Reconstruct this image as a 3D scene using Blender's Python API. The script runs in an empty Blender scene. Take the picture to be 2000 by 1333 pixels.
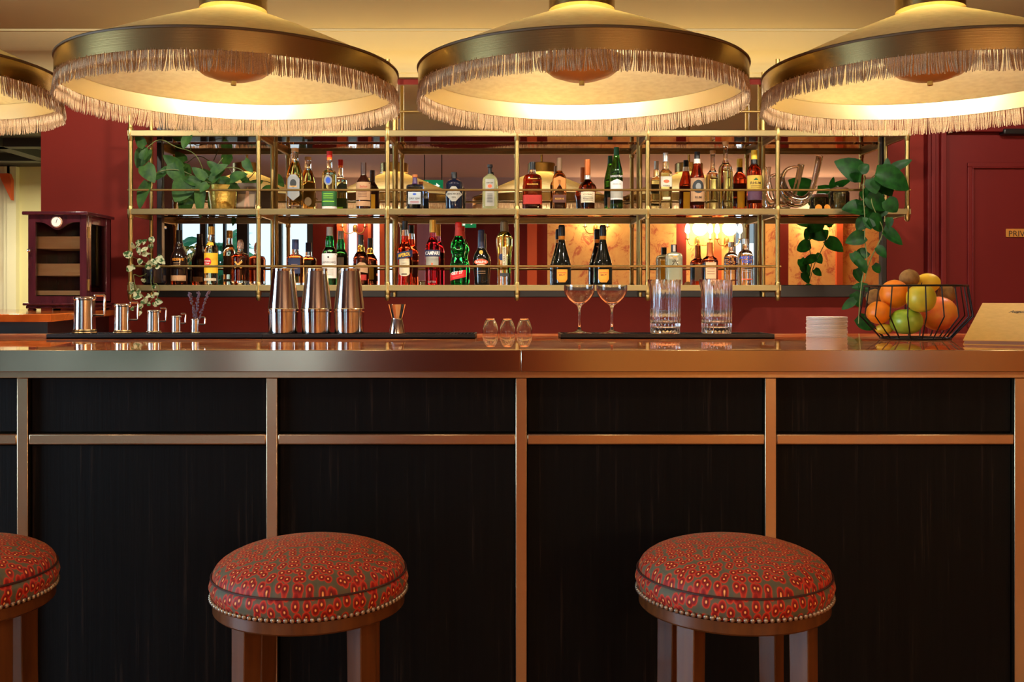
import bpy, bmesh, math, random
from mathutils import Vector, Matrix, noise as mnoise
random.seed(7)
SC = bpy.context.scene
COL = SC.collection
PI = math.pi

# ---------------------------------------------------------------- camera
F, HY, CZ = 1900.0, 582.0, 1.276          # focal length in pixels, horizon row, eye height
cam = bpy.data.cameras.new('camera'); cam_o = bpy.data.objects.new('camera', cam); COL.objects.link(cam_o)
cam.sensor_width = 36.0; cam.lens = F / 2000.0 * 36.0
cam.shift_y = -(666.5 - HY) / 2000.0
cam.clip_start = 0.05; cam.clip_end = 100
cam_o.location = (0, 0, CZ); cam_o.rotation_euler = (PI / 2, 0, 0)
SC.camera = cam_o

# ---------------------------------------------------------------- world, exposure, large lights
SC.view_settings.view_transform = 'Standard'; SC.view_settings.look = 'None'
SC.view_settings.exposure = 0.85; SC.view_settings.gamma = 1.0
SC.view_settings.use_curve_mapping = False
w = bpy.data.worlds.new('world'); SC.world = w; w.use_nodes = True
w.node_tree.nodes['Background'].inputs[0].default_value = (0.62, 0.80, 1.0, 1)
w.node_tree.nodes['Background'].inputs[1].default_value = 0.42
cy = SC.cycles
cy.max_bounces = 18; cy.transmission_bounces = 14; cy.transparent_max_bounces = 24; cy.glossy_bounces = 8; cy.diffuse_bounces = 4
cy.caustics_reflective = True; cy.caustics_refractive = False
cy.sample_clamp_indirect = 6.0; cy.blur_glossy = 0.3
cy.use_denoising = True

def light(name, kind, loc, power, col, rot=(0, 0, 0), size=0.1, size_y=None, spread=None, parent=None, spot=None):
    l = bpy.data.lights.new(name, kind); l.energy = power; l.color = col
    if kind == 'AREA':
        l.size = size
        if size_y: l.shape = 'RECTANGLE'; l.size_y = size_y
        if spread: l.spread = spread
    elif kind in ('POINT', 'SPOT'):
        l.shadow_soft_size = size
        if spot: l.spot_size = spot; l.spot_blend = 0.7
    o = bpy.data.objects.new(name, l); COL.objects.link(o); o.location = loc; o.rotation_euler = rot
    if parent: o.parent = parent
    return o
COOL, WARM, WHITE = (0.60, 0.80, 1.0), (1.0, 0.78, 0.50), (1.0, 0.93, 0.82)
# daylight outside the rear windows (left of the room) and the small windows at its right
light('daylight', 'AREA', (-4.1, -6.4, 1.7), 44, COOL, (PI / 2, 0, 0), 5.0, 3.2)
light('daylight', 'AREA', (-2.05, -5.6, 1.6), 24, COOL, (PI / 2, 0, 0), 1.4, 2.6)
light('daylight', 'AREA', (3.35, -5.6, 1.2), 16, COOL, (PI / 2, 0, 0), 1.0, 1.6)
light('daylight', 'AREA', (-6.4, 0.4, 1.5), 260, COOL, (0, -PI / 2, 0), 2.2, 3.0)
# fill spots added under the room ceiling as general ambient light
for x, y, p in ((-2.6, 0.4, 26), (0.0, 0.2, 24), (2.4, 0.4, 30), (-2.6, -2.2, 60), (0.2, -2.2, 80), (2.8, -2.2, 100)):
    light('room_fill', 'SPOT', (x, y, 2.80), p, WARM, (0, 0, 0), 0.05, spot=2.5)
# fill spots added above the aisle to brighten the shelves and wall
for x in (-2.1, -1.05, 0.0, 1.05, 2.1):
    light('shelf_fill', 'SPOT', (x, 3.55, 2.53), 44, (1.0, 0.90, 0.75), (0.62, 0, 0), 0.05, spot=2.9)
# work light under the rear edge of the bar top
light('work_light', 'AREA', (0.1, 3.40, 1.06), 9, (1.0, 0.80, 0.58), (PI / 2, 0, 0), 3.6, 0.05)
# lamps in the hall behind the passage, left
light('hall_light', 'AREA', (-3.1, 6.0, 2.10), 22, (1.0, 0.90, 0.62), (0, 0, 0), 0.8, 0.8)
# shelf-top light strip along the rear edge of the top shelf
light('strip_light', 'AREA', (0.0, 4.80, 2.072), 8, (1.0, 0.74, 0.34), (PI, 0, 0), 3.3, 0.03)

# ---------------------------------------------------------------- helpers
def W(px, py, D): return Vector(((px - 1000.0) / F * D, D, CZ - (py - HY) / F * D))
def X(px, D): return (px - 1000.0) / F * D
def Z(py, D): return CZ - (py - HY) / F * D
def lin(c):
    out = []
    for v in c[:3]:
        v /= 255.0
        out.append(v / 12.92 if v <= 0.04045 else ((v + 0.055) / 1.055) ** 2.4)
    return (*out, 1.0)
ORG = {}
class MB:
    def __init__(s): s.v = []; s.f = []
    def add(s, vs, fs):
        o = len(s.v); s.v += [tuple(v) for v in vs]; s.f += [tuple(i + o for i in f) for f in fs]; return s
    def box(s, x0, x1, y0, y1, z0, z1, rz=0, M=None):
        vs = [(x, y, z) for x in (x0, x1) for y in (y0, y1) for z in (z0, z1)]
        if rz:
            c = Vector(((x0 + x1) / 2, (y0 + y1) / 2, 0)); R = Matrix.Rotation(rz, 3, 'Z')
            vs = [R @ (Vector(v) - c) + c for v in vs]
        if M is not None: vs = [M @ Vector(v) for v in vs]
        return s.add(vs, [(0, 1, 3, 2), (4, 6, 7, 5), (0, 4, 5, 1), (2, 3, 7, 6), (0, 2, 6, 4), (1, 5, 7, 3)])
    def rings(s, R, cap0=True, cap1=True, closed=True):
        n = len(R[0]); vs = [p for r in R for p in r]; fs = []
        for i in range(len(R) - 1):
            for j in range(n if closed else n - 1):
                k = (j + 1) % n
                fs.append((i * n + j, i * n + k, (i + 1) * n + k, (i + 1) * n + j))
        if cap0: fs.append(tuple(range(n - 1, -1, -1)))
        if cap1: fs.append(tuple(range((len(R) - 1) * n, len(R) * n)))
        return s.add(vs, fs)
    def lathe(s, prof, seg=32, c=(0, 0, 0), cap0=True, cap1=True, fr=None):
        R = []
        for r, z in prof:
            R.append([(c[0] + (r if fr is None else r * fr(2 * PI * j / seg, z)) * math.cos(2 * PI * j / seg),
                       c[1] + (r if fr is None else r * fr(2 * PI * j / seg, z)) * math.sin(2 * PI * j / seg), c[2] + z) for j in range(seg)])
        return s.rings(R, cap0, cap1)
    def tube(s, pts, r, seg=8, cap=True, closed=False):
        pts = [Vector(p) for p in pts]; n = len(pts); R = []
        prev = None
        for i, p in enumerate(pts):
            a = pts[(i - 1) % n] if (closed or i > 0) else p
            b = pts[(i + 1) % n] if (closed or i < n - 1) else p
            t = (b - a).normalized()
            if prev is None:
                u = Vector((0, 0, 1)) if abs(t.z) < 0.9 else Vector((1, 0, 0))
                u = (u - t * u.dot(t)).normalized()
            else:
                u = prev - t * prev.dot(t); u.normalize()
            prev = u; v = t.cross(u)
            rr = r[i] if isinstance(r, (list, tuple)) else r
            R.append([p + (u * math.cos(2 * PI * k / seg) + v * math.sin(2 * PI * k / seg)) * rr for k in range(seg)])
        if closed: R.append(R[0]); return s.rings(R, False, False)
        return s.rings(R, cap, cap)
    def ball(s, c, r, sc=(1, 1, 1), seg=24, rg=14, fn=None):
        R = []
        for i in range(rg + 1):
            a = -PI / 2 + PI * i / rg; a = max(min(a, PI / 2 - 0.03), -PI / 2 + 0.03)
            row = []
            for j in range(seg):
                t = 2 * PI * j / seg
                d = Vector((math.cos(a) * math.cos(t), math.cos(a) * math.sin(t), math.sin(a)))
                k = r * (fn(d) if fn else 1)
                row.append((c[0] + d.x * k * sc[0], c[1] + d.y * k * sc[1], c[2] + d.z * k * sc[2]))
            R.append(row)
        return s.rings(R)
    def prism(s, poly, y0, y1):           # polygon in x,z pushed along y
        n = len(poly); vs = [(x, y0, z) for x, z in poly] + [(x, y1, z) for x, z in poly]
        fs = [tuple(range(n)), tuple(range(2 * n - 1, n - 1, -1))] + [(i, i + n, (i + 1) % n + n, (i + 1) % n) for i in range(n)]
        return s.add(vs, fs)
    def extr(s, prof, x0, x1):            # profile in y,z pushed along x
        n = len(prof); vs = [(x0, y, z) for y, z in prof] + [(x1, y, z) for y, z in prof]
        fs = [tuple(range(n)), tuple(range(2 * n - 1, n - 1, -1))] + [(i, i + n, (i + 1) % n + n, (i + 1) % n) for i in range(n)]
        return s.add(vs, fs)
    def build(s, name, mat, parent=None, bevel=0, smooth=35, recalc=True, sub=0, label=None):
        org = ORG.get(parent.name, Vector((0, 0, 0))) if parent else Vector((0, 0, 0))
        me = bpy.data.meshes.new(name)
        me.from_pydata([(v[0] - org[0], v[1] - org[1], v[2] - org[2]) for v in s.v], [], s.f)
        if recalc:
            bm = bmesh.new(); bm.from_mesh(me); bmesh.ops.recalc_face_normals(bm, faces=bm.faces); bm.to_mesh(me); bm.free()
        if smooth:
            me.shade_smooth(); me.set_sharp_from_angle(angle=math.radians(smooth))
        me.materials.append(mat)
        o = bpy.data.objects.new(name, me); COL.objects.link(o)
        if parent: o.parent = parent
        ORG[o.name] = org
        if bevel:
            b = o.modifiers.new('bevel', 'BEVEL'); b.width = bevel; b.segments = 2; b.limit_method = 'ANGLE'; b.angle_limit = 0.6
            b.harden_normals = False
        if sub:
            b = o.modifiers.new('sub', 'SUBSURF'); b.levels = sub; b.render_levels = sub
        if label: o['label'] = label
        return o
def set_uv(o, fn):
    me = o.data; uv = me.uv_layers.new(name='uv').data
    for l in me.loops: uv[l.index].uv = fn(me.vertices[l.vertex_index].co)
def tag(o, label, cat, group=None, kind=None):
    o['label'] = label; o['category'] = cat
    if group: o['group'] = group
    if kind: o['kind'] = kind
    return o
def struct(o, label=None):
    o['kind'] = 'structure'
    if label: o['label'] = label
    return o
def thing(name, label, cat, loc, group=None):
    o = bpy.data.objects.new(name, None); COL.objects.link(o); o.location = loc; o.empty_display_size = 0.05
    ORG[o.name] = Vector(loc); return tag(o, label, cat, group)
def copy_tree(o, parent=None):
    c = o.copy(); COL.objects.link(c)
    if parent: c.parent = parent
    for ch in list(o.children): copy_tree(ch, c)
    return c
def chaikin(p, k=2, closed=False):
    for _ in range(k):
        q = [] if closed else [p[0]]
        n = len(p)
        for i in range(n if closed else n - 1):
            a, b = Vector(p[i]), Vector(p[(i + 1) % n])
            q += [tuple(a * .75 + b * .25), tuple(a * .25 + b * .75)]
        if not closed: q.append(p[-1])
        p = q
    return p

# ---------------------------------------------------------------- materials
MATS = {}
def pm(name, col, rough=.5, metal=0, trans=0, ior=1.45, es=0, ecol=None, coat=0, sheen=0, sheen_col=None, nz=None, bump=None, aniso=0, spec=None, alpha=None, sss=0):
    if name in MATS: return MATS[name]
    m = bpy.data.materials.new(name); m.use_nodes = True; nt = m.node_tree; b = nt.nodes['Principled BSDF']
    b.inputs['Base Color'].default_value = lin(col); b.inputs['Roughness'].default_value = rough
    b.inputs['Metallic'].default_value = metal; b.inputs['IOR'].default_value = ior
    b.inputs['Transmission Weight'].default_value = trans; b.inputs['Coat Weight'].default_value = coat
    b.inputs['Coat Roughness'].default_value = 0.05; b.inputs['Sheen Weight'].default_value = sheen
    b.inputs['Anisotropic'].default_value = aniso
    if sheen_col: b.inputs['Sheen Tint'].default_value = lin(sheen_col)
    if spec is not None: b.inputs['Specular IOR Level'].default_value = spec
    if es: b.inputs['Emission Color'].default_value = lin(ecol or col); b.inputs['Emission Strength'].default_value = es
    if nz:      # (scale xyz, colour 2, low, high, detail)
        sc, c2, lo, hi = nz[:4]
        mp = mapping(nt, sc)
        n = nt.nodes.new('ShaderNodeTexNoise'); n.inputs['Scale'].default_value = 1; n.inputs['Detail'].default_value = nz[4] if len(nz) > 4 else 4
        nt.links.new(mp, n.inputs['Vector'])
        r = ramp(nt, n.outputs['Fac'], [(lo, lin(col)), (hi, lin(c2))]); nt.links.new(r, b.inputs['Base Color'])
    if bump:    # (scale xyz, strength, distance)
        mp = mapping(nt, bump[0])
        n = nt.nodes.new('ShaderNodeTexNoise'); n.inputs['Scale'].default_value = 1; n.inputs['Detail'].default_value = 3
        nt.links.new(mp, n.inputs['Vector'])
        bp = nt.nodes.new('ShaderNodeBump'); bp.inputs['Strength'].default_value = bump[1]; bp.inputs['Distance'].default_value = bump[2]
        nt.links.new(n.outputs['Fac'], bp.inputs['Height']); nt.links.new(bp.outputs['Normal'], b.inputs['Normal'])
    MATS[name] = m; return m
def mapping(nt, sc, coord='Object'):
    tc = nt.nodes.new('ShaderNodeTexCoord'); mp = nt.nodes.new('ShaderNodeMapping')
    mp.inputs['Scale'].default_value = sc if not isinstance(sc, (int, float)) else (sc, sc, sc)
    nt.links.new(tc.outputs[coord], mp.inputs['Vector']); return mp.outputs['Vector']
def ramp(nt, fac, stops, interp='LINEAR'):
    r = nt.nodes.new('ShaderNodeValToRGB'); r.color_ramp.interpolation = interp
    e = r.color_ramp.elements
    while len(e) < len(stops): e.new(0.5)
    for k, (p, c) in enumerate(stops): e[k].position = p; e[k].color = c
    nt.links.new(fac, r.inputs['Fac']); return r.outputs['Color']
def thin_glass(name, tint=(255, 255, 255), rough=0.0):
    if name in MATS: return MATS[name]
    m = bpy.data.materials.new(name); m.use_nodes = True; nt = m.node_tree; nt.nodes.clear()
    o = nt.nodes.new('ShaderNodeOutputMaterial'); mx = nt.nodes.new('ShaderNodeMixShader')
    t = nt.nodes.new('ShaderNodeBsdfTransparent'); g = nt.nodes.new('ShaderNodeBsdfGlossy'); fr = nt.nodes.new('ShaderNodeFresnel')
    t.inputs[0].default_value = lin(tint); g.inputs['Roughness'].default_value = rough; fr.inputs[0].default_value = 1.5
    nt.links.new(fr.outputs[0], mx.inputs[0]); nt.links.new(t.outputs[0], mx.inputs[1]); nt.links.new(g.outputs[0], mx.inputs[2])
    nt.links.new(mx.outputs[0], o.inputs[0]); MATS[name] = m; return m

M = dict(
    red=pm('oxblood_paint', (110, 28, 18), .7, nz=((2, 2, 2), (102, 25, 15), .3, .7), spec=.25),
    door=pm('door_paint', (92, 14, 12), .55, spec=.3),
    ceil=pm('ceiling_paint', (152, 138, 100), .85),
    cream=pm('cream_paint', (206, 198, 150), .7),
    white=pm('white_trim', (220, 214, 186), .6),
    black=pm('black_lacquer', (14, 14, 15), .35),
    coffer=pm('coffer_paint', (52, 54, 55), .6),
    brass=pm('brushed_brass', (178, 160, 132), .15, 1, bump=((2, 300, 500), .03, .001)),
    brass2=pm('satin_brass', (158, 134, 82), .34, 1),
    bronze=pm('aged_brass', (190, 168, 134), .27, 1, bump=((2, 400, 600), .04, .001)),
    lampbrass=pm('lamp_brass', (182, 156, 102), .24, 1, bump=((3, 3, 600), .05, .002)),
    mirror=pm('mirror_silver', (232, 224, 214), .004, 1),
    smoke=pm('smoked_shelf_glass', (150, 112, 84), .03, 1),
    steel=pm('polished_steel', (205, 202, 198), .10, 1),
    pewter=pm('pewter', (214, 208, 200), .14, 1),
    rubber=pm('black_rubber', (22, 23, 25), .45),
    paper=pm('white_card', (236, 232, 226), .7),
    glass=pm('clear_glass', (252, 253, 252), .0, 0, 1, 1.46),
    crystal=pm('cut_crystal', (250, 249, 252), .0, 0, 1, 1.5),
    pane=thin_glass('window_glass', (246, 250, 250)),
    legwood=pm('stool_wood', (98, 54, 20), .34, coat=.2, nz=((60, 60, 6), (74, 38, 14), .3, .75)),
    humid=pm('mahogany', (72, 26, 34), .22, coat=.6, nz=((40, 40, 5), (54, 18, 24), .3, .7)),
    cedar=pm('cedar', (236, 190, 140), .5, nz=((6, 30, 60), (222, 170, 118), .3, .7)),
)
def wood_black():
    m = bpy.data.materials.new('ebonised_oak'); m.use_nodes = True; nt = m.node_tree; b = nt.nodes['Principled BSDF']
    v = mapping(nt, (95, 95, 2.6)); n = nt.nodes.new('ShaderNodeTexNoise'); n.inputs['Scale'].default_value = 1; n.inputs['Detail'].default_value = 6; n.inputs['Roughness'].default_value = .65
    nt.links.new(v, n.inputs['Vector'])
    c = ramp(nt, n.outputs['Fac'], [(.40, lin((6, 5, 5))), (.60, lin((11, 9, 8))), (.74, lin((44, 34, 28)))])
    nt.links.new(c, b.inputs['Base Color']); b.inputs['Roughness'].default_value = .6; b.inputs['Specular IOR Level'].default_value = .12
    bp = nt.nodes.new('ShaderNodeBump'); bp.inputs['Strength'].default_value = .35; bp.inputs['Distance'].default_value = .002
    nt.links.new(n.outputs['Fac'], bp.inputs['Height']); nt.links.new(bp.outputs['Normal'], b.inputs['Normal'])
    return m
def worktop_mat():
    m = bpy.data.materials.new('polished_red_stone'); m.use_nodes = True; nt = m.node_tree; b = nt.nodes['Principled BSDF']
    v = mapping(nt, (3, 5, 5)); n = nt.nodes.new('ShaderNodeTexNoise'); n.inputs['Scale'].default_value = 1; n.inputs['Detail'].default_value = 8; n.inputs['Distortion'].default_value = 1.5
    nt.links.new(v, n.inputs['Vector'])
    c = ramp(nt, n.outputs['Fac'], [(.3, lin((176, 84, 40))), (.52, lin((222, 124, 68))), (.60, lin((238, 180, 126))), (.64, lin((208, 112, 60)))])
    nt.links.new(c, b.inputs['Base Color']); b.inputs['Roughness'].default_value = .03; b.inputs['IOR'].default_value = 1.3
    g = nt.nodes.new('ShaderNodeNewGeometry'); va = nt.nodes.new('ShaderNodeVectorMath'); va.inputs[1].default_value = (0, -.010, 0)   # shading normal leaned so the flat top appears to mirror the bottles
    nt.links.new(g.outputs['Normal'], va.inputs[0]); nt.links.new(va.outputs[0], b.inputs['Normal'])
    return m
def fabric_mat():
    m = bpy.data.materials.new('spotted_cut_velvet'); m.use_nodes = True; nt = m.node_tree; b = nt.nodes['Principled BSDF']
    v = mapping(nt, (62, 62, 62), 'UV')
    vo = nt.nodes.new('ShaderNodeTexVoronoi'); vo.voronoi_dimensions = '2D'; vo.inputs['Scale'].default_value = 1; vo.inputs['Randomness'].default_value = .72
    nt.links.new(v, vo.inputs['Vector'])
    c = ramp(nt, vo.outputs['Distance'], [(0, lin((255, 206, 130))), (.09, lin((240, 150, 76))), (.15, lin((96, 8, 6))), (.33, lin((150, 20, 10))), (.45, lin((200, 56, 26))), (.51, lin((108, 82, 58))), (.7, lin((84, 84, 66)))])
    nt.links.new(c, b.inputs['Base Color']); b.inputs['Roughness'].default_value = .62; b.inputs['Specular IOR Level'].default_value = .3
    b.inputs['Sheen Weight'].default_value = .22; b.inputs['Sheen Roughness'].default_value = .35; b.inputs['Sheen Tint'].default_value = lin((255, 170, 120))
    bp = nt.nodes.new('ShaderNodeBump'); bp.inputs['Strength'].default_value = .5; bp.inputs['Distance'].default_value = .002; bp.invert = True
    nt.links.new(vo.outputs['Distance'], bp.inputs['Height']); nt.links.new(bp.outputs['Normal'], b.inputs['Normal'])
    return m
def shade_mat():
    m = bpy.data.materials.new('linen_shade'); m.use_nodes = True; nt = m.node_tree; nt.nodes.clear()
    o = nt.nodes.new('ShaderNodeOutputMaterial'); mx = nt.nodes.new('ShaderNodeMixShader'); d = nt.nodes.new('ShaderNodeBsdfDiffuse'); t = nt.nodes.new('ShaderNodeBsdfTranslucent')
    v = mapping(nt, (40, 40, 160)); n = nt.nodes.new('ShaderNodeTexNoise'); n.inputs['Scale'].default_value = 1; nt.links.new(v, n.inputs['Vector'])
    c = ramp(nt, n.outputs['Fac'], [(.3, lin((224, 210, 162))), (.7, lin((236, 224, 178)))])
    nt.links.new(c, d.inputs[0]); nt.links.new(c, t.inputs[0]); mx.inputs[0].default_value = .5
    nt.links.new(d.outputs[0], mx.inputs[1]); nt.links.new(t.outputs[0], mx.inputs[2]); nt.links.new(mx.outputs[0], o.inputs[0])
    return m
def paper_mat():
    m = bpy.data.materials.new('toile_wallpaper'); m.use_nodes = True; nt = m.node_tree; b = nt.nodes['Principled BSDF']
    v = mapping(nt, (5, 5, 5)); n = nt.nodes.new('ShaderNodeTexNoise'); n.inputs['Scale'].default_value = 1; n.inputs['Detail'].default_value = 10; n.inputs['Roughness'].default_value = .75; n.inputs['Distortion'].default_value = .8
    nt.links.new(v, n.inputs['Vector'])
    c = ramp(nt, n.outputs['Fac'], [(.3, lin((226, 182, 106))), (.52, lin((218, 166, 96))), (.60, lin((176, 84, 60))), (.66, lin((222, 172, 100)))])
    nt.links.new(c, b.inputs['Base Color']); b.inputs['Roughness'].default_value = .7; return m
def leaf_mat(name, c1, c2, sc=30, var=False):
    m = bpy.data.materials.new(name); m.use_nodes = True; nt = m.node_tree; b = nt.nodes['Principled BSDF']
    v = mapping(nt, sc); n = nt.nodes.new('ShaderNodeTexNoise'); n.inputs['Scale'].default_value = 1; n.inputs['Detail'].default_value = 3; nt.links.new(v, n.inputs['Vector'])
    st = [(.35, lin(c1)), (.65, lin(c2))] if not var else [(.44, lin(c1)), (.5, lin(c2))]
    nt.links.new(ramp(nt, n.outputs['Fac'], st), b.inputs['Base Color']); b.inputs['Roughness'].default_value = .5; b.inputs['Specular IOR Level'].default_value = .3
    tr = nt.nodes.new('ShaderNodeBsdfTranslucent'); mx = nt.nodes.new('ShaderNodeMixShader'); mx.inputs[0].default_value = .4
    nt.links.new(b.inputs['Base Color'].links[0].from_socket, tr.inputs[0]); nt.links.new(b.outputs[0], mx.inputs[1]); nt.links.new(tr.outputs[0], mx.inputs[2])
    nt.links.new(mx.outputs[0], nt.nodes['Material Output'].inputs[0])
    return m
def floor_mat():
    m = bpy.data.materials.new('oak_floor'); m.use_nodes = True; nt = m.node_tree; b = nt.nodes['Principled BSDF']
    v = mapping(nt, (1, 1, 1)); br = nt.nodes.new('ShaderNodeTexBrick'); br.inputs['Scale'].default_value = 1; br.inputs['Brick Width'].default_value = 1.2; br.inputs['Row Height'].default_value = .12
    br.inputs['Mortar Size'].default_value = .003; br.inputs['Color1'].default_value = lin((176, 104, 52)); br.inputs['Color2'].default_value = lin((150, 84, 40)); br.inputs['Mortar'].default_value = lin((60, 30, 14))
    nt.links.new(v, br.inputs['Vector']); nt.links.new(br.outputs['Color'], b.inputs['Base Color']); b.inputs['Roughness'].default_value = .35; return m
M.update(oak=wood_black(), top=worktop_mat(), fabric=fabric_mat(), shade=shade_mat(), paperw=paper_mat(), floor=floor_mat(),
         pothos=leaf_mat('pothos_leaf', (38, 74, 36), (66, 104, 44)), vine=leaf_mat('deep_green_leaf', (10, 50, 14), (24, 78, 20)),
         varieg=leaf_mat('variegated_leaf', (52, 92, 44), (196, 200, 160), 60, True), stem=pm('green_stem', (88, 96, 48), .5),
         garden=leaf_mat('garden_leaf', (30, 130, 100), (96, 190, 130), 6))

# ================================================================ the setting
def plane(name, vs, mat): return struct(MB().add(vs, [(0, 1, 2, 3)]).build(name, mat, smooth=0, recalc=False))
YW = 4.92                                     # red wall behind the bar
XL = X(80, YW)
RX, LX, RY = 5.8, -5.8, -4.0
struct(MB().box(LX, RX, RY - .1, 8.0, -.1, 0).build('floor', M['floor'], smooth=0))
wr = MB().box(XL, RX, YW, YW + .16, 0, 2.62)
struct(wr.build('wall_bar', M['red'], smooth=0))
# ceilings: lower over the bar, higher over the room
struct(MB().box(LX, RX, 1.75, YW + .2, 2.545, 2.62).build('ceiling', M['ceil'], smooth=0))
struct(MB().box(LX, RX, RY, 1.75, 2.86, 2.95).build('ceiling_room', pm('mauve_ceiling', (150, 128, 124), .9), smooth=0))
struct(MB().box(LX, RX, 1.70, 1.75, 2.545, 2.86).build('trim_ceiling_step', pm('mauve_ceiling', (150, 128, 124), .9), smooth=0))
# cornice above the bar wall
prof = [(YW, 2.385), (4.885, 2.385), (4.88, 2.40)]
for k in range(9):
    a = k / 8 * PI / 2
    prof.append((4.72 + .15 * math.cos(a) ** 1.0 + .0, 2.405 + .075 * math.sin(a)))
prof += [(4.70, 2.49), (4.66, 2.50), (4.60, 2.535), (4.585, 2.535), (4.585, 2.545), (YW, 2.545)]
struct(MB().extr(prof, LX, RX).build('trim_cornice', M['ceil'], smooth=30))
# outer walls of the room
struct(MB().box(RX, RX + .1, RY, 8, 0, 2.95).build('wall_right', M['paperw'], smooth=0))
lw = MB().box(LX - .1, LX, RY, -.9, 0, 2.95).box(LX - .1, LX, 1.8, 8, 0, 2.95).box(LX - .1, LX, -.9, 1.8, 2.5, 2.95).box(LX - .1, LX, -.9, 1.8, 0, .35)
struct(lw.build('wall_left', M['red'], smooth=0))
wf = MB()
for y in (-.9, 0.0, .9, 1.76): wf.box(LX - .08, LX - .02, y - .03, y + .03, .35, 2.5)
w1 = struct(wf.build('window_1', M['coffer'], smooth=0)); MB().box(LX - .055, LX - .05, -.9, 1.76, .35, 2.5).build('pane', M['pane'], w1, smooth=0)
# rear wall, seen in the mirror:  (x0, x1, material, z0, z1)
orange = pm('terracotta_paint', (196, 84, 40), .6)
mauve = pm('mauve_paint', (150, 104, 120), .7)
def RXp(px): return (px - 1000) * .00715
segs = [(LX, RXp(322), 'black'), (RXp(606), RXp(655), 'red'), (RXp(655), RXp(673), 'or'), (RXp(695), RXp(716), 'red'), (RXp(716), RXp(722), 'or'),
        (RXp(740), RXp(748), 'or'), (RXp(765), RXp(812), 'red'), (RXp(812), RXp(838), 'mauve'), (RXp(838), RXp(1002), 'door'), (RXp(1002), RXp(1030), 'red'),
        (RXp(1030), RXp(1049), 'or'), (RXp(1049), RXp(1070), 'red'), (RXp(1070), RXp(1325), 'paper'), (RXp(1325), RXp(1345), 'red'),
        (RXp(1345), RXp(1399), 'paper'), (RXp(1399), RXp(1413), 'or'), (RXp(1413), RXp(1440), 'paper'), (RXp(1484), RXp(1500), 'red'), (RXp(1500), RXp(1530), 'paper'), (RXp(1530), RXp(1547), 'red'),
        (RXp(1547), RXp(1640), 'paper'), (RXp(1640), RXp(1652), 'or'), (RXp(1652), RX, 'paper')]
mm = dict(black=M['coffer'], red=M['red'], mauve=mauve, door=M['door'], paper=M['paperw']); mm['or'] = orange
HZ = 2.42
for i, (a, b, k) in enumerate(segs):
    d = .06 if k in ('or',) else 0
    struct(MB().box(a, b, RY - .1, RY + d, 0, HZ).build('wall_rear', mm[k], smooth=0))
struct(MB().box(LX, RX, RY - .1, RY + .03, HZ, 2.95).build('trim_rear_frieze', pm('mauve_ceiling', (150, 128, 124), .9), smooth=0))
# windows in the rear wall
def rear_window(n, p0, p1, mull, mat, sill=.12):
    x0, x1 = RXp(p0), RXp(p1)
    f = MB().box(x0, x1, RY - .09, RY, HZ - .10, HZ).box(x0, x1, RY - .09, RY, 0, sill)
    for p, wd in mull: f.box(RXp(p) - wd / 2, RXp(p) + wd / 2, RY - .09, RY, sill, HZ - .10)
    o = struct(f.build('window_%d' % n, mat, smooth=0))
    MB().box(x0, x1, RY - .05, RY - .045, sill, HZ - .1).build('pane', M['pane'], o, smooth=0)
rear_window(2, 322, 606, ((328, .10), (342, .03), (388, .08), (404, .07), (430, .03), (466, .15), (540, .06), (600, .08)), M['coffer'])
rear_window(3, 673, 695, ((674, .02), (694, .02)), mauve)
rear_window(4, 722, 740, ((723, .02), (739, .02)), mauve)
rear_window(5, 748, 765, ((749, .02), (764, .02)), mauve)
rear_window(6, 1440, 1484, ((1441, .03), (1463, .10), (1483, .03)), M['coffer'], .5)
struct(MB().box(-9, 9, -9, RY - .1, -.12, -.02).build('ground', pm('gravel', (150, 150, 140), .9), smooth=0))

# hall beyond the passage at the left
YH = 7.0
struct(MB().box(-6, XL + .6, YH, YH + .1, 0, 2.6).build('wall_hall', M['cream'], smooth=0))
struct(MB().box(XL + .02, XL + .16, YW + .16, YH, 0, 2.6).build('wall_hall_side', M['cream'], smooth=0))
cb = MB().box(-6, XL + .6, YW + .1, YH + .1, 2.22, 2.32)
for y in (5.25, 5.75, 6.35): cb.box(-6, XL + .6, y, y + .09, 2.17, 2.22)
for x in (-3.9, -3.1): cb.box(x, x + .09, YW + .1, YH, 2.17, 2.22)
struct(cb.build('ceiling_hall', M['coffer'], smooth=0))
struct(MB().box(-6, XL - .02, YW, YW + .16, 2.17, 2.62).build('trim_passage_header', M['red'], smooth=0))
zt = Z(338, YH); xa, xb = X(26, YH), X(38, YH)
pt = MB().box(xa - .02, xb, YH - .05, YH, .2, zt + .04).box(-6, xa, YH - .05, YH, zt - .02, zt + .04).box(xa - .055, xa - .02, YH - .03, YH, .2, zt - .02)
struct(pt.build('trim_panel_frame', M['white'], smooth=0))
struct(MB().box(-6, xa - .05, YH - .012, YH, .2, zt - .02).build('trim_stone_panel', pm('pale_stone', (214, 206, 182), .35, nz=((1.6, 1.6, 2.2), (184, 160, 126), .45, .75)), smooth=0))
cur = MB().prism([(X(2, 6.9), Z(340, 6.9)), (X(22, 6.9), Z(340, 6.9)), (X(27, 6.9), Z(352, 6.9)), (X(27, 6.9), Z(392, 6.9))], 6.86, 6.9).build('drape', orange, smooth=0)
tag(cur, 'orange red fabric drape corner hanging by the pale stone panel', 'drape')

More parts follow.
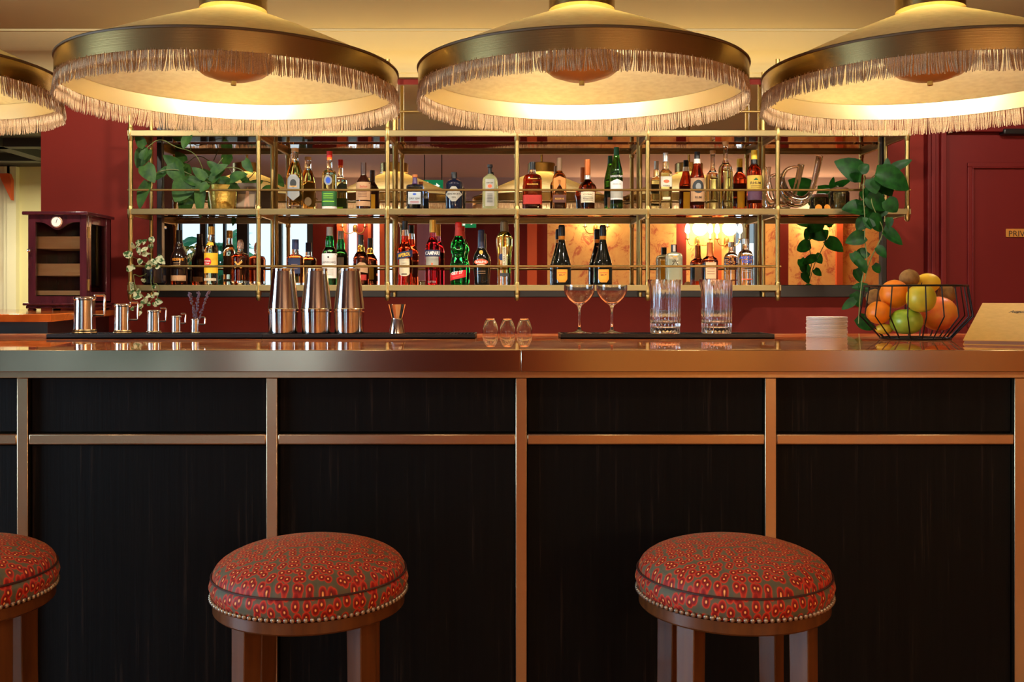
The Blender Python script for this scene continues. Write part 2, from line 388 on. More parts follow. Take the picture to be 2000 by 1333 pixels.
# service door, right
D5 = YW
dz = Z(241, D5)
x0, x1 = X(1806, D5), X(2190, D5)
dr = MB().box(X(1836, D5), X(2160, D5), D5 - .035, D5, 0.02, Z(262, D5))
door = struct(dr.build('door_1', M['door'], bevel=.003))
fm = MB()
def mould(mb, px0, px1, py0, py1, wd, y0, y1):
    a, b, t, u = X(px0, D5), X(px1, D5), Z(py0, D5), Z(py1, D5)
    mb.box(a, b, y0, y1, t - wd, t).box(a, b, y0, y1, u, u + wd).box(a, a + wd, y0, y1, u + wd, t - wd).box(b - wd, b, y0, y1, u + wd, t - wd)
mould(fm, 1882, 2115, 320, 640, .022, D5 - .047, D5 - .035); mould(fm, 1890, 2107, 328, 632, .008, D5 - .052, D5 - .035)
mould(fm, 1882, 2115, 690, 1000, .022, D5 - .047, D5 - .035)
fm.build('door_panel_moulding', M['door'], door, bevel=.003)
af = MB()
for a, b, y in ((1804, 1826, .05), (1810, 1818, .06), (1826, 1836, .075)):
    af.box(X(a, D5), X(b, D5), D5 - y, D5, 0, Z(250 - (1836 - b) * 1, D5))
af.box(X(1804, D5), X(2200, D5), D5 - .05, D5, Z(250, D5), Z(241 - 12, D5)).box(X(1826, D5), X(2200, D5), D5 - .075, D5, Z(262, D5), Z(250, D5))
struct(af.build('trim_door_frame', M['door'], bevel=.003))
cl = MB().box(X(1944, D5), X(2090, D5), D5 - .09, D5 - .036, Z(268, D5), Z(257, D5))
dc = cl.build('door_closer', M['black'], bevel=.006); tag(dc, 'black door closer at the top of the dark red door', 'door closer')
struct(MB().box(X(1726, D5), X(1806, D5), D5 - .012, D5, 0, .2).build('baseboard_bar', M['door'], smooth=0))

# ---------------------------------------------------------------- lettering
TXT = {}
def text_geo(s, bold=0.0, shear=0.0):
    k = (s, bold, shear)
    if k in TXT: return TXT[k]
    c = bpy.data.curves.new('t', 'FONT'); c.body = s; c.size = 1; c.resolution_u = 2; c.offset = bold; c.shear = shear
    c.align_x = 'CENTER'; c.align_y = 'CENTER'
    o = bpy.data.objects.new('t', c); COL.objects.link(o); bpy.context.view_layer.update()
    me = bpy.data.meshes.new_from_object(o.evaluated_get(bpy.context.evaluated_depsgraph_get()))
    vs = [(v.co.x, v.co.y) for v in me.vertices]; fs = [tuple(p.vertices) for p in me.polygons]
    bpy.data.objects.remove(o); bpy.data.curves.remove(c); bpy.data.meshes.remove(me)
    xs = [v[0] for v in vs]; ys = [v[1] for v in vs]
    cx, cy2, wd, ht = (min(xs) + max(xs)) / 2, (min(ys) + max(ys)) / 2, max(xs) - min(xs), max(ys) - min(ys)
    r = ([((x - cx) / wd, (y - cy2) / wd) for x, y in vs], fs, ht / wd); TXT[k] = r; return r
def flat_text(s, mat, c, ux, uy, width, parent, bold=0, shear=0, height=None, name='lettering', off=.0006):
    vs, fs, asp = text_geo(s, bold, shear); ux, uy = Vector(ux), Vector(uy); n = ux.cross(uy)
    ky = width if not height else height / asp
    return MB().add([Vector(c) + ux * x * width + uy * y * ky + n * off for x, y in vs], fs).build(name, mat, parent, smooth=0, recalc=False)
ink = pm('dark_ink', (40, 28, 20), .6)
# door sign
sx0, sx1, sz0, sz1 = X(1967, D5 - .05), X(2016, D5 - .05), Z(463, D5 - .05), Z(447, D5 - .05)
sg = thing('door_sign', 'small gold sign with dark capitals on the dark red door', 'sign', ((sx0 + sx1) / 2, D5 - .036, sz0))
MB().box(sx0, sx1, D5 - .042, D5 - .036, sz0, sz1).build('plate', pm('gold_plate', (206, 150, 72), .35, .6), sg, bevel=.001)
flat_text('PRIV\u00c9', ink, ((sx0 + sx1) / 2, D5 - .0425, (sz0 + sz1) / 2), (1, 0, 0), (0, 0, 1), .100, sg)

# ================================================================ mirror
DM = 4.885
mx0, mx1, mz0, mz1 = X(319, DM), X(1719, DM), Z(557, DM), Z(166, DM)
mr = thing('bar_mirror', 'long wall mirror with black frame behind the bottle shelves', 'mirror', ((mx0 + mx1) / 2, DM, mz0))
tl = .0065
def my(z): return DM - (z - mz0) * tl
MB().add([(mx0, my(mz0), mz0), (mx1, my(mz0), mz0), (mx1, my(mz1), mz1), (mx0, my(mz1), mz1),
          (mx0, YW - .005, mz0), (mx1, YW - .005, mz0), (mx1, YW - .005, mz1), (mx0, YW - .005, mz1)],
         [(0, 1, 2, 3), (7, 6, 5, 4), (0, 4, 5, 1), (1, 5, 6, 2), (2, 6, 7, 3), (3, 7, 4, 0)]).build('mirror_glass', M['mirror'], mr, smooth=0)
fz = Z(581, DM); fw = X(1729, DM) - mx1
MB().box(mx0 - fw, mx1 + fw, DM - .022, YW, fz, mz0).box(mx1, mx1 + fw, DM - .022, YW, mz0, mz1).box(mx0 - fw, mx0, DM - .022, YW, mz0, mz1).build('mirror_frame', M['black'], mr, bevel=.003)

# ================================================================ wall shelf unit of brass tubes
DF, DR = 4.58, 4.835
posts = [255, 505, 757, 1010, 1265, 1519, 1772]
SZ = [Z(255, DF), Z(408, DF), Z(557, DF)]     # shelf tops, top to bottom
LIP = .028
sh = thing('bottle_shelf_rack', 'brass tube bottle rack with three shelf levels mounted before the mirror', 'shelf', (0, DF, Z(588, DF)))
PXS = [X(p, DF) for p in posts]
for i, x in enumerate(PXS):
    bot = Z(588 if i < 6 else 433, DF)
    MB().lathe([(.006, bot), (.0115, bot + .008), (.0125, bot + .03), (.0105, bot + .05), (.0105, 2.40)], 16, (x, DF, 0)).build('post', M['brass2'], sh)
    MB().lathe([(.0095, bot + .02), (.0095, 2.40)], 12, (x, DR + .008, 0)).build('rear_post', M['brass2'], sh)
    for k, z in enumerate(SZ):
        if k == 2 and i == 6: continue
        MB().lathe([(.0105, z - .05), (.0135, z - .045), (.0135, z + .01), (.0105, z + .015)], 16, (x, DF, 0), False, False).build('collar', M['brass2'], sh)
        MB().box(x - .007, x + .007, DF, DR, z - .034, z - .006).build('side_bar', M['brass2'], sh, bevel=.002)
def shelf_run(z, a, b):
    MB().box(a, b, DF + .012, DR, z - .012, z).build('shelf_panel', M['smoke'], sh, bevel=.001)
    MB().box(a, b, DF - .012, DF + .012, z - LIP, z).build('shelf_lip', pm('lip_brass', (142, 128, 90), .42, 1), sh, bevel=.002)
    MB().tube([(a, DF - .003, z + .088), (b, DF - .003, z + .088)], .0055, 10).build('guard_rail', M['brass2'], sh)
for k, z in enumerate(SZ):
    shelf_run(z, PXS[0] - .012, (PXS[6] if k < 2 else PXS[5]) + .014)

# ================================================================ bar front and worktop
DB, DFR = 2.35, 2.42                         # worktop nose, brass frame plane
zt, zb = Z(684, DB), Z(727, DB)
BX0, BX1 = -1.95, 2.30
wt = thing('bar_worktop', 'polished red brown stone bar top with deep brass front edge', 'worktop', (0, 2.9, zb))
MB().box(BX0, BX1, DB + .004, 3.42, zb + .004, zt).build('top_slab', M['top'], wt, bevel=.002)
for a, b in ((BX0, X(1017, DB) - .0006), (X(1017, DB) + .0006, BX1)):
    MB().box(a, b, DB - .003, DB + .004, zb, zt).build('brass_edge', M['brass'], wt, bevel=.0015)
cab = thing('bar_counter', 'bar front of black oak panels divided by flat brass strips', 'bar counter', (0, DFR, 0))
vp = [43.5 + 487.3 * (i - 1) for i in range(0, 7)]
vw = .0138
z1t, z1b, z2t, z2b = zb, Z(739, DFR), Z(848, DFR), Z(870, DFR)
MB().box(BX0, BX1, DFR + .034, 3.38, 0.0, zb).build('carcass', M['black'], cab, smooth=0)
for p in vp:
    x = X(p, DFR)
    if x < BX0 or x > BX1: continue
    MB().box(x - vw, x + vw, DFR, DFR + .034, .10, z1b).build('upright_strip', M['bronze'], cab, bevel=.0015)
MB().box(BX0, BX1, DFR, DFR + .034, z1b, z1t).build('top_strip', M['bronze'], cab, bevel=.0015)
for i in range(len(vp) - 1):
    a, b = max(X(vp[i], DFR) + vw, BX0), min(X(vp[i + 1], DFR) - vw, BX1)
    MB().box(a, b, DFR + .001, DFR + .034, z2b, z2t).build('cross_strip', M['bronze'], cab, bevel=.004)
    MB().box(a + .002, b - .002, DFR + .016, DFR + .034, z2t + .002, z1b - .002).build('upper_panel', M['oak'], cab, bevel=.002)
    MB().box(a + .002, b - .002, DFR + .016, DFR + .034, .10, z2b - .002).build('lower_panel', M['oak'], cab, bevel=.002)
MB().box(BX0, BX1, DFR + .01, DFR + .034, 0, .098).build('kick_plate', M['bronze'], cab, bevel=.002)

# raised side counter under the humidor
SZc = CZ - .058
sc_ = thing('side_counter', 'narrow wooden side counter carrying the dark humidor cabinet', 'counter', (-2.2, 4.1, 0))
poly = [(-3.4, 3.46), (X(110, 3.46) - .02, 3.46), (X(236, 4.86), 4.86), (-3.4, 4.86)]
def pslab(mb, poly, z0, z1):
    n = len(poly); mb.add([(x, y, z0) for x, y in poly] + [(x, y, z1) for x, y in poly],
        [tuple(range(n - 1, -1, -1)), tuple(range(n, 2 * n))] + [(i, (i + 1) % n, (i + 1) % n + n, i + n) for i in range(n)]); return mb
pslab(MB(), poly, SZc - .028, SZc).build('counter_top', pm('amber_wood_top', (176, 92, 34), .08, nz=((8, 3, 8), (140, 66, 22), .3, .7)), sc_, bevel=.003)
pslab(MB(), [(-3.38, 3.52), (X(104, 3.5) - .03, 3.52), (X(232, 4.84) - .05, 4.84), (-3.38, 4.84)], 0, SZc - .029).build('base_cabinet', M['black'], sc_, smooth=0)
# ================================================================ pendant lamps
DL, RL = 2.90, .486
zr = CZ + .618                                # rim of the brass band
zbt = zr + .054
cone_top = CZ + .862
beige = pm('fringe_cord', (196, 166, 128), .8, nz=((300, 300, 500), (150, 120, 88), .35, .7))
def make_lamp():
    x = .428 * RL; o = (x, DL, 0)
    t = thing('pendant_lamp', '', 'lamp', (x, DL, zr), 'fringed pendant lamps over the bar')
    MB().lathe([(RL, zr), (RL, zbt), (RL - .003, zbt), (RL - .003, zr)] + [(RL, zr)], 96, o, False, False).build('brass_band', M['lampbrass'], t)
    MB().lathe([(RL - .0032, zr + .001), (RL - .0032, zbt - .001), (RL - .005, zbt - .001), (RL - .005, zr + .001), (RL - .0032, zr + .001)], 96, o, False, False).build('inner_band', pm('glare_brass', (222, 204, 160), .32, 1), t, label='inner face of the brass band, paled as if lit')  # paler metal imitates the lamp's glare on the inside of the brass band
    MB().lathe([(RL - .003, zbt), (RL + .003, zbt), (RL + .004, zbt + .004), (RL + .001, zbt + .007), (RL - .004, zbt + .006), (RL - .003, zbt)], 96, o, False, False).build('piping', pm('dark_piping', (96, 78, 50), .6), t)
    pr = []
    for k in range(15):
        u = k / 14; r = RL - .004 + (.055 - RL) * u
        pr.append((r, zbt + .004 + (cone_top - zbt - .004) * (u + .03 * math.sin(PI * u))))
    inner = [(r - .003, z - .006) for r, z in reversed(pr)]
    MB().lathe(pr + inner + [pr[0]], 96, o, False, False).build('fabric_shade', M['shade'], t)
    MB().lathe([(.098, cone_top - .006), (.098, cone_top + .055), (.092, cone_top + .06), (.02, cone_top + .06)], 48, o).build('cap', M['lampbrass'], t)
    MB().lathe([(.009, cone_top + .05), (.009, 2.50), (.045, 2.52), (.05, 2.545)], 20, o).build('hanging_rod', M['lampbrass'], t)
    zb0 = CZ + .645
    MB().lathe([(.002, zb0), (.05, zb0 + .006), (.09, zb0 + .02), (.118, zb0 + .042), (.13, zb0 + .066), (.127, zb0 + .066), (.114, zb0 + .043), (.086, zb0 + .023), (.002, zb0 + .008)], 56, o).build('bowl_reflector', pm('bowl_brass', (182, 154, 96), .45, .5), t)
    MB().lathe([(.008, zb0 - .012), (.008, zb0 + .004)], 14, o).build('finial', M['brass2'], t, bevel=.001)
    MB().lathe([(.012, zb0 + .008), (.012, cone_top)], 14, o).build('stem', M['lampbrass'], t)
    led = pm('lamp_bulb', (255, 246, 230), .5, es=16)
    for k in range(3):
        a = 2 * PI * k / 3 + .5
        MB().ball((x + .055 * math.cos(a), DL + .055 * math.sin(a), zb0 + .052), .022, seg=14, rg=8).build('bulb', led, t)
    # fringe
    rnd = random.Random(3); vs = []; fs = []; N = 860
    for k in range(N):
        a = 2 * PI * k / N + rnd.uniform(-.002, .002)
        cl = .012 * mnoise.noise(Vector((math.cos(a) * 9, math.sin(a) * 9, .3))) + .020 * mnoise.noise(Vector((math.cos(a) * 26, math.sin(a) * 26, 5)))
        flare = .004 + .008 * mnoise.noise(Vector((math.cos(a) * 6, math.sin(a) * 6, 9))) + rnd.uniform(-.003, .003)
        ln = .057 + rnd.uniform(-.004, .003); r0 = RL - .002 + rnd.uniform(-.002, .001)
        base = len(vs)
        for q in range(5):
            u = q / 4; aa = a + cl * u * u * 1.4; rr = r0 + flare * u
            c = Vector((x + rr * math.cos(aa), DL + rr * math.sin(aa), zr + .004 - ln * u))
            wr_ = .0018 * (1 if q < 4 else .6)
            er = Vector((math.cos(aa), math.sin(aa), 0)); et = Vector((-er.y, er.x, 0))
            for m_ in range(4):
                b = m_ * PI / 2 + q * .7
                vs.append(c + er * wr_ * math.cos(b) + et * wr_ * math.sin(b))
        for q in range(4):
            for m_ in range(4):
                i0 = base + q * 4 + m_; i1 = base + q * 4 + (m_ + 1) % 4
                fs.append((i0, i1, i1 + 4, i0 + 4))
    fr = MB().add(vs, fs).build('fringe', beige, t, smooth=60, recalc=False); fr['kind'] = 'stuff'
    l = light('lamp_light', 'POINT', (0, 0, CZ + .80 - zr), 10.5, (1.0, .95, .80), size=.06); l.parent = t
    l2 = light('lamp_light', 'POINT', (0, 0, CZ + .80 - zr), 5, (.95, .96, 1.0), size=.03); l2.parent = t
    return t
lamp = make_lamp()
lamps = [lamp] + [copy_tree(lamp) for _ in range(3)]
lx = [.428, -1.708, 2.565, -3.845]
lab = ['fringed beige lamp hanging above the coupe glasses, entirely inside the picture with a level rim',
       'fringed beige lamp hanging above the steel shakers and pewter mugs',
       'fringed beige lamp hanging above the fruit basket, cut by the right edge',
       'fringed beige lamp hanging over the humidor end, only its right rim showing']
for t, xx, lb in zip(lamps, lx, lab):
    t.location.x = xx * RL; t['label'] = lb

# ================================================================ bar stools
DS, RS = 2.04, .1985
zn = CZ - .612
def make_stool():
    t = thing('bar_stool', '', 'bar stool', (0, DS, 0), 'round bar stools in front of the bar'); o = (0, DS, 0)
    zs = zn + .040
    pr = [(RS - .004, zn - .004), (RS + .002, zn + .010), (RS + .006, zn + .022), (RS + .003, zs - .006), (RS - .002, zs)]
    MB().lathe([(RS - .03, zn - .004)] + pr + [(RS - .03, zs + .004)], 72, o).build('seat_border', M['fabric'], t)
    set_uv([q for q in t.children if q.name.startswith('seat_border')][0], lambda v: (math.atan2(v.y, v.x) * RS, v.z * .62 + 3))
    dome = [(RS - .001, zs)]
    for k in range(1, 13):
        u = k / 12; dome.append(((RS - .001) * math.cos(u * PI / 2) if k < 12 else .002, zs + .064 * math.sin(u * PI / 2) ** .92))
    MB().lathe([(RS - .03, zs - .004)] + dome, 72, o).build('seat_cushion', M['fabric'], t, smooth=60)
    set_uv([q for q in t.children if q.name.startswith('seat_cushion')][0], lambda v: (v.x, v.y))
    MB().tube([((RS + .001) * math.cos(2 * PI * k / 72), DS + (RS + .001) * math.sin(2 * PI * k / 72), zs + .001) for k in range(72)], .0022, 6, closed=True).build('piping', pm('stool_piping', (60, 26, 22), .6), t)
    st = MB()
    for k in range(100):
        a = 2 * PI * k / 100; st.ball(((RS + .001) * math.cos(a), DS + (RS + .001) * math.sin(a), zn), .0052, (1, 1, 1), 8, 6)
    st.build('nailhead_trim', pm('antique_nailhead', (176, 160, 140), .3, .9), t)
    MB().lathe([(RS - .05, zn - .032), (RS - .006, zn - .032), (RS - .002, zn - .028), (RS - .002, zn - .006), (RS - .05, zn - .006)], 72, o).build('seat_ring', M['legwood'], t)
    for k in range(4):
        a = PI / 4 + k * PI / 2
        ca, sa = math.cos(a), math.sin(a)
        R = []
        for z, r, h in ((zn - .03, .158, .021), (.45, .160, .020), (.25, .168, .0185), (0, .182, .0165)):
            c = Vector((r * ca, DS + r * sa, z)); er = Vector((ca, sa, 0)); et = Vector((-sa, ca, 0))
            R.append([c + er * h + et * h, c - er * h + et * h, c - er * h - et * h, c + er * h - et * h])
        MB().rings(R).build('leg', M['legwood'], t, bevel=.002)
    ring = [(.162 * math.cos(2 * PI * k / 48), DS + .162 * math.sin(2 * PI * k / 48), .24) for k in range(48)]
    MB().tube(ring, .008, 10, closed=True).build('foot_ring', M['brass2'], t)
    return t
stool = make_stool()
stools = [stool, copy_tree(stool), copy_tree(stool)]
for t, px, rz, lb in zip(stools, (606, 1432, -92), (.10, .02, .25),
        ('round stool with orange spotted velvet seat before the panels under the shakers',
         'round stool with dark red spotted velvet seat below the mixing glasses',
         'round stool at the far end, only half of its seat inside the picture')):
    t.location.x = X(px, DS); t.rotation_euler.z = rz; t['label'] = lb

# ================================================================ things on the bar
zc = zt_bar = Z(684, DB)
MT = .0145
mats = []
def bar_mat(p0, p1, label):
    a, b = X(p0, 2.99), X(p1, 2.99); y0, y1 = 2.985, 3.15
    m = MB().box(a, b, y0, y1, zc, zc + .004)
    e = .006
    m.box(a, b, y0, y0 + e, zc, zc + MT).box(a, b, y1 - e, y1, zc, zc + MT).box(a, a + e, y0 + e, y1 - e, zc, zc + MT).box(b - e, b, y0 + e, y1 - e, zc, zc + MT)
    t = thing('bar_mat', label, 'bar mat', ((a + b) / 2, (y0 + y1) / 2, zc), 'black rubber bar mats on the worktop')
    m.build('tray', M['rubber'], t, smooth=0)
    n = MB(); nx = int((b - a) / .011); ny = 12
    for i in range(nx):
        for j in range(ny):
            xx = a + .010 + i * .011; yy = y0 + .011 + j * .0125
            if xx > b - .01 or yy > y1 - .008: continue
            n.lathe([(.0032, zc + .004), (.0026, zc + MT - .001)], 5, (xx, yy, 0), False)
    s = n.build('nubs', M['rubber'], t, smooth=0, recalc=False); s['kind'] = 'stuff'
bar_mat(92, 512.5, 'black rubber bar mat under the row of pewter mugs')
bar_mat(513.5, 928, 'black rubber bar mat under the steel shakers and jigger')
bar_mat(1095, 1512, 'black rubber bar mat under the coupe glasses and mixing glasses')
zm = zc + MT - .001
DI = 3.065
S_ = DI / F
def mug(px, ytop, hw, px_h, yh0, yh1, label):
    x = X(px, DI); h = (647 - ytop) * S_; r = hw * S_
    t = thing('pewter_mug', label, 'mug', (x, DI, zm), 'graduated pewter measuring mugs')
    pr = [(r * 1.10, 0), (r * 1.12, .003), (r * 1.02, h * .06), (r * 1.06, h * .085), (r * .96, h * .12), (r * .90, h * .9), (r * .98, h * .93), (r * .98, h * .97), (r * .93, h),
          (r * .86, h * .99), (r * .84, h * .5), (r * .82, h * .06), (.001, h * .05)]
    MB().lathe([(a, b + zm) for a, b in pr], 40, (x, DI, 0)).build('cup', M['pewter'], t)
    xa, xb = x + r * .88, X(px_h, DI); z0, z1 = Z(yh1, DI), Z(yh0, DI); rr = max(.0022, r * .10)
    MB().tube([(xa, DI, z1), (xb - .004, DI, z1), (xb, DI, z1 - .003), (xb - .001, DI, z0 + .003), (xb - .004, DI, z0), (xa, DI, z0)], [rr * 1.1] + [rr * 1.2] * 4 + [rr], 8).build('handle', M['pewter'], t)
    return t
mug(165.5, 575, 21, 205, 577, 616, 'largest pewter mug, first of the row nearest the humidor')
mug(239.5, 589, 16, 270, 591, 625, 'second largest pewter mug, next to the tallest mug')
mug(301, 601, 13.5, 325, 602, 628, 'middle sized pewter mug at the centre of the row')
mug(345, 612, 9.8, 363, 613, 632, 'small empty pewter mug, fourth in size')
mug(381.5, 618, 8.3, 401, 620, 634, 'smallest pewter mug, holding the dried lavender')
# lavender
t = thing('dried_lavender', 'sprig of dried lavender standing in the smallest pewter mug', 'dried flower', (X(382, DI), DI, zm + .02))
stm, flw = MB(), MB(); rnd = random.Random(5)
for tip, b in (((370, 574), (384, 640)), ((388, 572), (385, 640)), ((408, 571), (386, 640))):
    p0, p1 = W(*b, DI), W(*tip, DI); mid = (p0 + p1) / 2 + Vector((-.004 if tip[0] > 385 else .004, 0, 0))
    pts = chaikin([tuple(p0), tuple(mid), tuple(p1)], 3)
    stm.tube(pts, .0009, 5)
    for q in range(int(len(pts) * .35), len(pts)):
        for _ in range(3):
            c = Vector(pts[q]) + Vector((rnd.uniform(-.004, .004), rnd.uniform(-.004, .004), rnd.uniform(-.003, .003)))
            flw.ball(c, rnd.uniform(.0018, .003), (1, 1, 1.3), 6, 4)
stm.tube([W(384, 640, DI), W(376, 610, DI)], .0011, 5)
stm.build('stems', pm('dry_stem', (120, 100, 72), .7), t); flw.build('blossoms', pm('lavender', (112, 96, 118), .8), t)
# shakers
def shaker(px, label):
    x = X(px, DI); t = thing('cocktail_shaker', label, 'cocktail shaker', (x, DI, zm), 'steel shaker sets on the mat'); o = (x, DI, 0)
    z = lambda y: zm + (648 - y) * S_
    p = lambda L: [(a * S_, z(y)) for a, y in L]
    MB().lathe(p([(27.5, 648), (28.4, 647.2), (29.2, 610), (29.4, 601), (28, 601), (26, 640), (.5, 641)]), 56, o).build('bottom_tin', M['steel'], t, smooth=12)
    MB().lathe(p([(28.2, 607), (30, 605), (30.2, 600), (29.3, 598.5), (21.0, 526), (21.2, 524), (21.2, 521.5), (20, 520.5), (19, 522), (.5, 522)]), 56, o).build('top_tin', M['steel'], t, smooth=12)
shaker(553.5, 'steel shaker with a tin upturned on it, nearest the pewter mugs')
shaker(618, 'steel shaker with a tin upturned on it, centre of the three')
shaker(682, 'steel shaker with a tin upturned on it, nearest the jigger')
x = X(775.5, DI); jg = thing('jigger', 'double ended steel jigger on the mat beside the shakers', 'jigger', (x, DI, zm))
pj = [(16.2, 648), (16.2, 646), (10.6, 620), (10.4, 619), (10.8, 617), (17.6, 592), (18, 591), (17, 591), (9.5, 616), (.4, 617)]
MB().lathe([(a * S_, zm + (648 - y) * S_) for a, y in pj], 40, (x, DI, 0)).build('cups', M['steel'], jg)
# upside-down little glasses
DG = 3.30
sg_ = DG / F
for i, (px, lb) in enumerate(((958, 'small upturned glass, first of three, nearest the long mat'), (991, 'small upturned glass between two others behind the worktop'), (1024, 'small upturned glass, last of three, nearest the coupe glasses'))):
    x = X(px, DG); pr = [(15.5, 0), (15.6, 6), (14.6, 14), (12, 23), (8.5, 30), (7.6, 31.5), (.3, 31.7)]
    inn = [(.3, 27.5), (7.5, 27), (11, 20.5), (13.4, 13), (14.5, 6), (14.4, 0)]
    t = MB().lathe([(a * sg_, zc + b * sg_ + .0005) for a, b in pr + inn + [pr[0]]], 36, (x, DG, 0), False, False).build('small_glass', M['glass'])
    tag(t, lb, 'glass', 'upturned small glasses')
# coupes
def coupe(px, label):
    x = X(px, DI); o = (x, DI, 0); t = thing('coupe_glass', label, 'glass', (x, DI, zm), 'coupe glasses on the bar')
    z = lambda y: zm + (644 - y) * S_
    L = [(24.5, 644), (24.5, 643), (10, 640.5), (3.6, 637), (2.4, 630), (2.0, 615), (2.2, 600), (3.4, 592), (6, 588), (14, 583), (22, 576), (28, 567), (30, 559), (30.2, 549),
         (29.5, 549), (29.2, 559), (27.2, 566.5), (21, 574.5), (13, 581), (6, 585.5), (.4, 587)]
    MB().lathe([(a * S_, z(y)) for a, y in L], 56, o).build('glass_body', M['glass'], t, smooth=60)
coupe(1131.5, 'coupe glass nearer the small upturned glasses'); coupe(1195, 'coupe glass nearer the cut mixing glasses')
def mixing(px, label):
    x = X(px, DI); o = (x, DI, 0); t = thing('mixing_glass', label, 'mixing glass', (x, DI, zm), 'cut mixing glasses on the bar')
    z = lambda y: zm + (644 - y) * S_
    def fr(a, zz):
        u = (zz - zm) / (104 * S_)
        k = .035 * abs(math.sin(a * 11)) if u > .30 else .05 * (abs(math.sin(a * 11)))
        return 1 - (k * (1 if .02 < u < .86 else .15))
    L = [(27, 644), (29, 642), (29.2, 634), (28.6, 632.5), (29.3, 631), (29.4, 623), (28.7, 621.5), (29.5, 620), (29.6, 613), (29.2, 611), (29.7, 609), (30, 590), (30.3, 560), (30.6, 545), (30.8, 539),
         (29.6, 539), (29.0, 560), (28.4, 600), (27.4, 624), (.5, 628)]
    R = []
    for i, (a, y) in enumerate(L):
        R.append([(x + a * S_ * (fr(2 * PI * j / 132, z(y)) if i < 14 else 1) * math.cos(2 * PI * j / 132), DI + a * S_ * (fr(2 * PI * j / 132, z(y)) if i < 14 else 1) * math.sin(2 * PI * j / 132), z(y)) for j in range(132)])
    k = 14                                     # pouring lip, turned left
    for i in (13, 14, 15):
        R[i] = [Vector(p) + Vector((-1, 0, .15)) * .0055 * max(0, -math.cos(2 * PI * (j / 132)) - .82) / .18 for j, p in enumerate(R[i])]
    MB().rings(R).build('glass_body', M['crystal'], t, smooth=25)
mixing(1299, 'cut mixing glass next to the coupe glasses'); mixing(1399.5, 'cut mixing glass at the free end of its mat')
# coasters
DC = 3.12; n = 16; ch = 40.0 * DC / F / n; x = X(1614.5, DC); rnd = random.Random(4)
c0 = MB().lathe([(.0606, .0001), (.0636, .0008), (.0636, ch - .0010), (.0606, ch - .0003), (.001, ch - .0003)], 48).build('coaster', M['paper'])
for k in range(n):
    c = c0 if k == 0 else c0.copy()
    if k: COL.objects.link(c)
    c.location = (x + rnd.uniform(-.0013, .0013), DC + rnd.uniform(-.0013, .0013), zc + k * ch)
    tag(c, 'plain white round card coaster in the stack beside the fruit basket', 'coaster', 'stacked white coasters')
# menu
cm = pm('tan_card', (214, 174, 92), .6, nz=((60, 60, 60), (204, 164, 84), .3, .7))
A = Vector((X(1881, 2.62), 2.62, zc + .0125)); B = Vector((A.x + .26, 2.50, zc + .0125)); u = (B - A).normalized()
TL = W(1919, 592, 2.86); hgt = (TL - A); v = (hgt - u * hgt.dot(u) * .25).normalized(); H = .15 / 1
v = (TL - A).normalized(); H = (TL - A).length; nrm = u.cross(v).normalized()
mn = thing('menu_booklet', 'tan menu booklet with script lettering propped up beside the fruit basket', 'menu', A)
def slab(o, uu, vv, nn, wd, ht, th): 
    P = [o, o + uu * wd, o + uu * wd + vv * ht, o + vv * ht]; Q = [p - nn * th for p in P]
    return MB().add(P + Q, [(0, 1, 2, 3), (7, 6, 5, 4), (0, 4, 5, 1), (1, 5, 6, 2), (2, 6, 7, 3), (3, 7, 4, 0)])
cv = slab(A, u, v, nrm, .26, H, .002).build('cover', cm, mn, smooth=0)
pg = slab(A + u * .003 + v * .001 - nrm * .0022, u, v, nrm, .254, H - .003, .009).build('pages', pm('page_edges', (150, 118, 96), .8), mn, smooth=0)
slab(A - nrm * .0114, u, v, nrm, .26, H, .002).build('back_cover', cm, mn, smooth=0)
bk = A + v * (H * .72) + u * .13 - nrm * .0135
MB().add([bk - u * .05, bk + u * .05, Vector((bk.x + .05, bk.y + .075, zc + .001)), Vector((bk.x - .05, bk.y + .075, zc + .001)),
          bk - u * .05 + Vector((0, .003, 0)), bk + u * .05 + Vector((0, .003, 0)), Vector((bk.x + .05, bk.y + .078, zc + .001)), Vector((bk.x - .05, bk.y + .078, zc + .001))],
         [(0, 1, 2, 3), (7, 6, 5, 4), (0, 4, 5, 1), (1, 5, 6, 2), (2, 6, 7, 3), (3, 7, 4, 0)]).build('prop_leg', cm, mn, smooth=0)
flat_text('Augustaurants', ink, A + u * .128 + v * (H * .74), u, v, .098, cv, bold=.02, shear=.45, height=.026, off=.0008)

# fruit basket
DBk = 2.96; sb = DBk / F; bx, by = X(1787.5, DBk), DBk
zb_ = lambda y: max(zc + .002, Z(y, DBk))
fb = thing('fruit_basket', 'black wire fruit basket of angular outline on the worktop', 'basket', (bx, by, zc))
pw = pm('black_wire', (18, 18, 20), .4, .3)
rr, rb, r0 = 94 * sb, 103 * sb, 64 * sb
zt_, zbe, z0_ = Z(559, DBk), Z(617, DBk), zc + .0035
ringp = lambda r, z, n=64: [(bx + r * math.cos(2 * PI * k / n), by + r * math.sin(2 * PI * k / n), z) for k in range(n)]
MB().tube(ringp(rr, zt_), .003, 8, closed=True).build('rim', pw, fb)
MB().tube(ringp(r0, z0_), .003, 8, closed=True).tube(ringp(r0 * .55, z0_), .002, 8, closed=True).build('base_ring', pw, fb)
for k in range(20):
    a = 2 * PI * (k + .35) / 20; ca, sa = math.cos(a), math.sin(a)
    MB().tube([(bx + rr * ca, by + rr * sa, zt_), (bx + rb * ca, by + rb * sa, zbe), (bx + r0 * ca, by + r0 * sa, z0_)], .0021, 6).build('wire', pw, fb)
for a in (0, PI / 3, 2 * PI / 3):
    MB().tube([(bx - r0 * math.cos(a), by - r0 * math.sin(a), z0_), (bx + r0 * math.cos(a), by + r0 * math.sin(a), z0_)], .0018, 6).build('floor_wire', pw, fb)
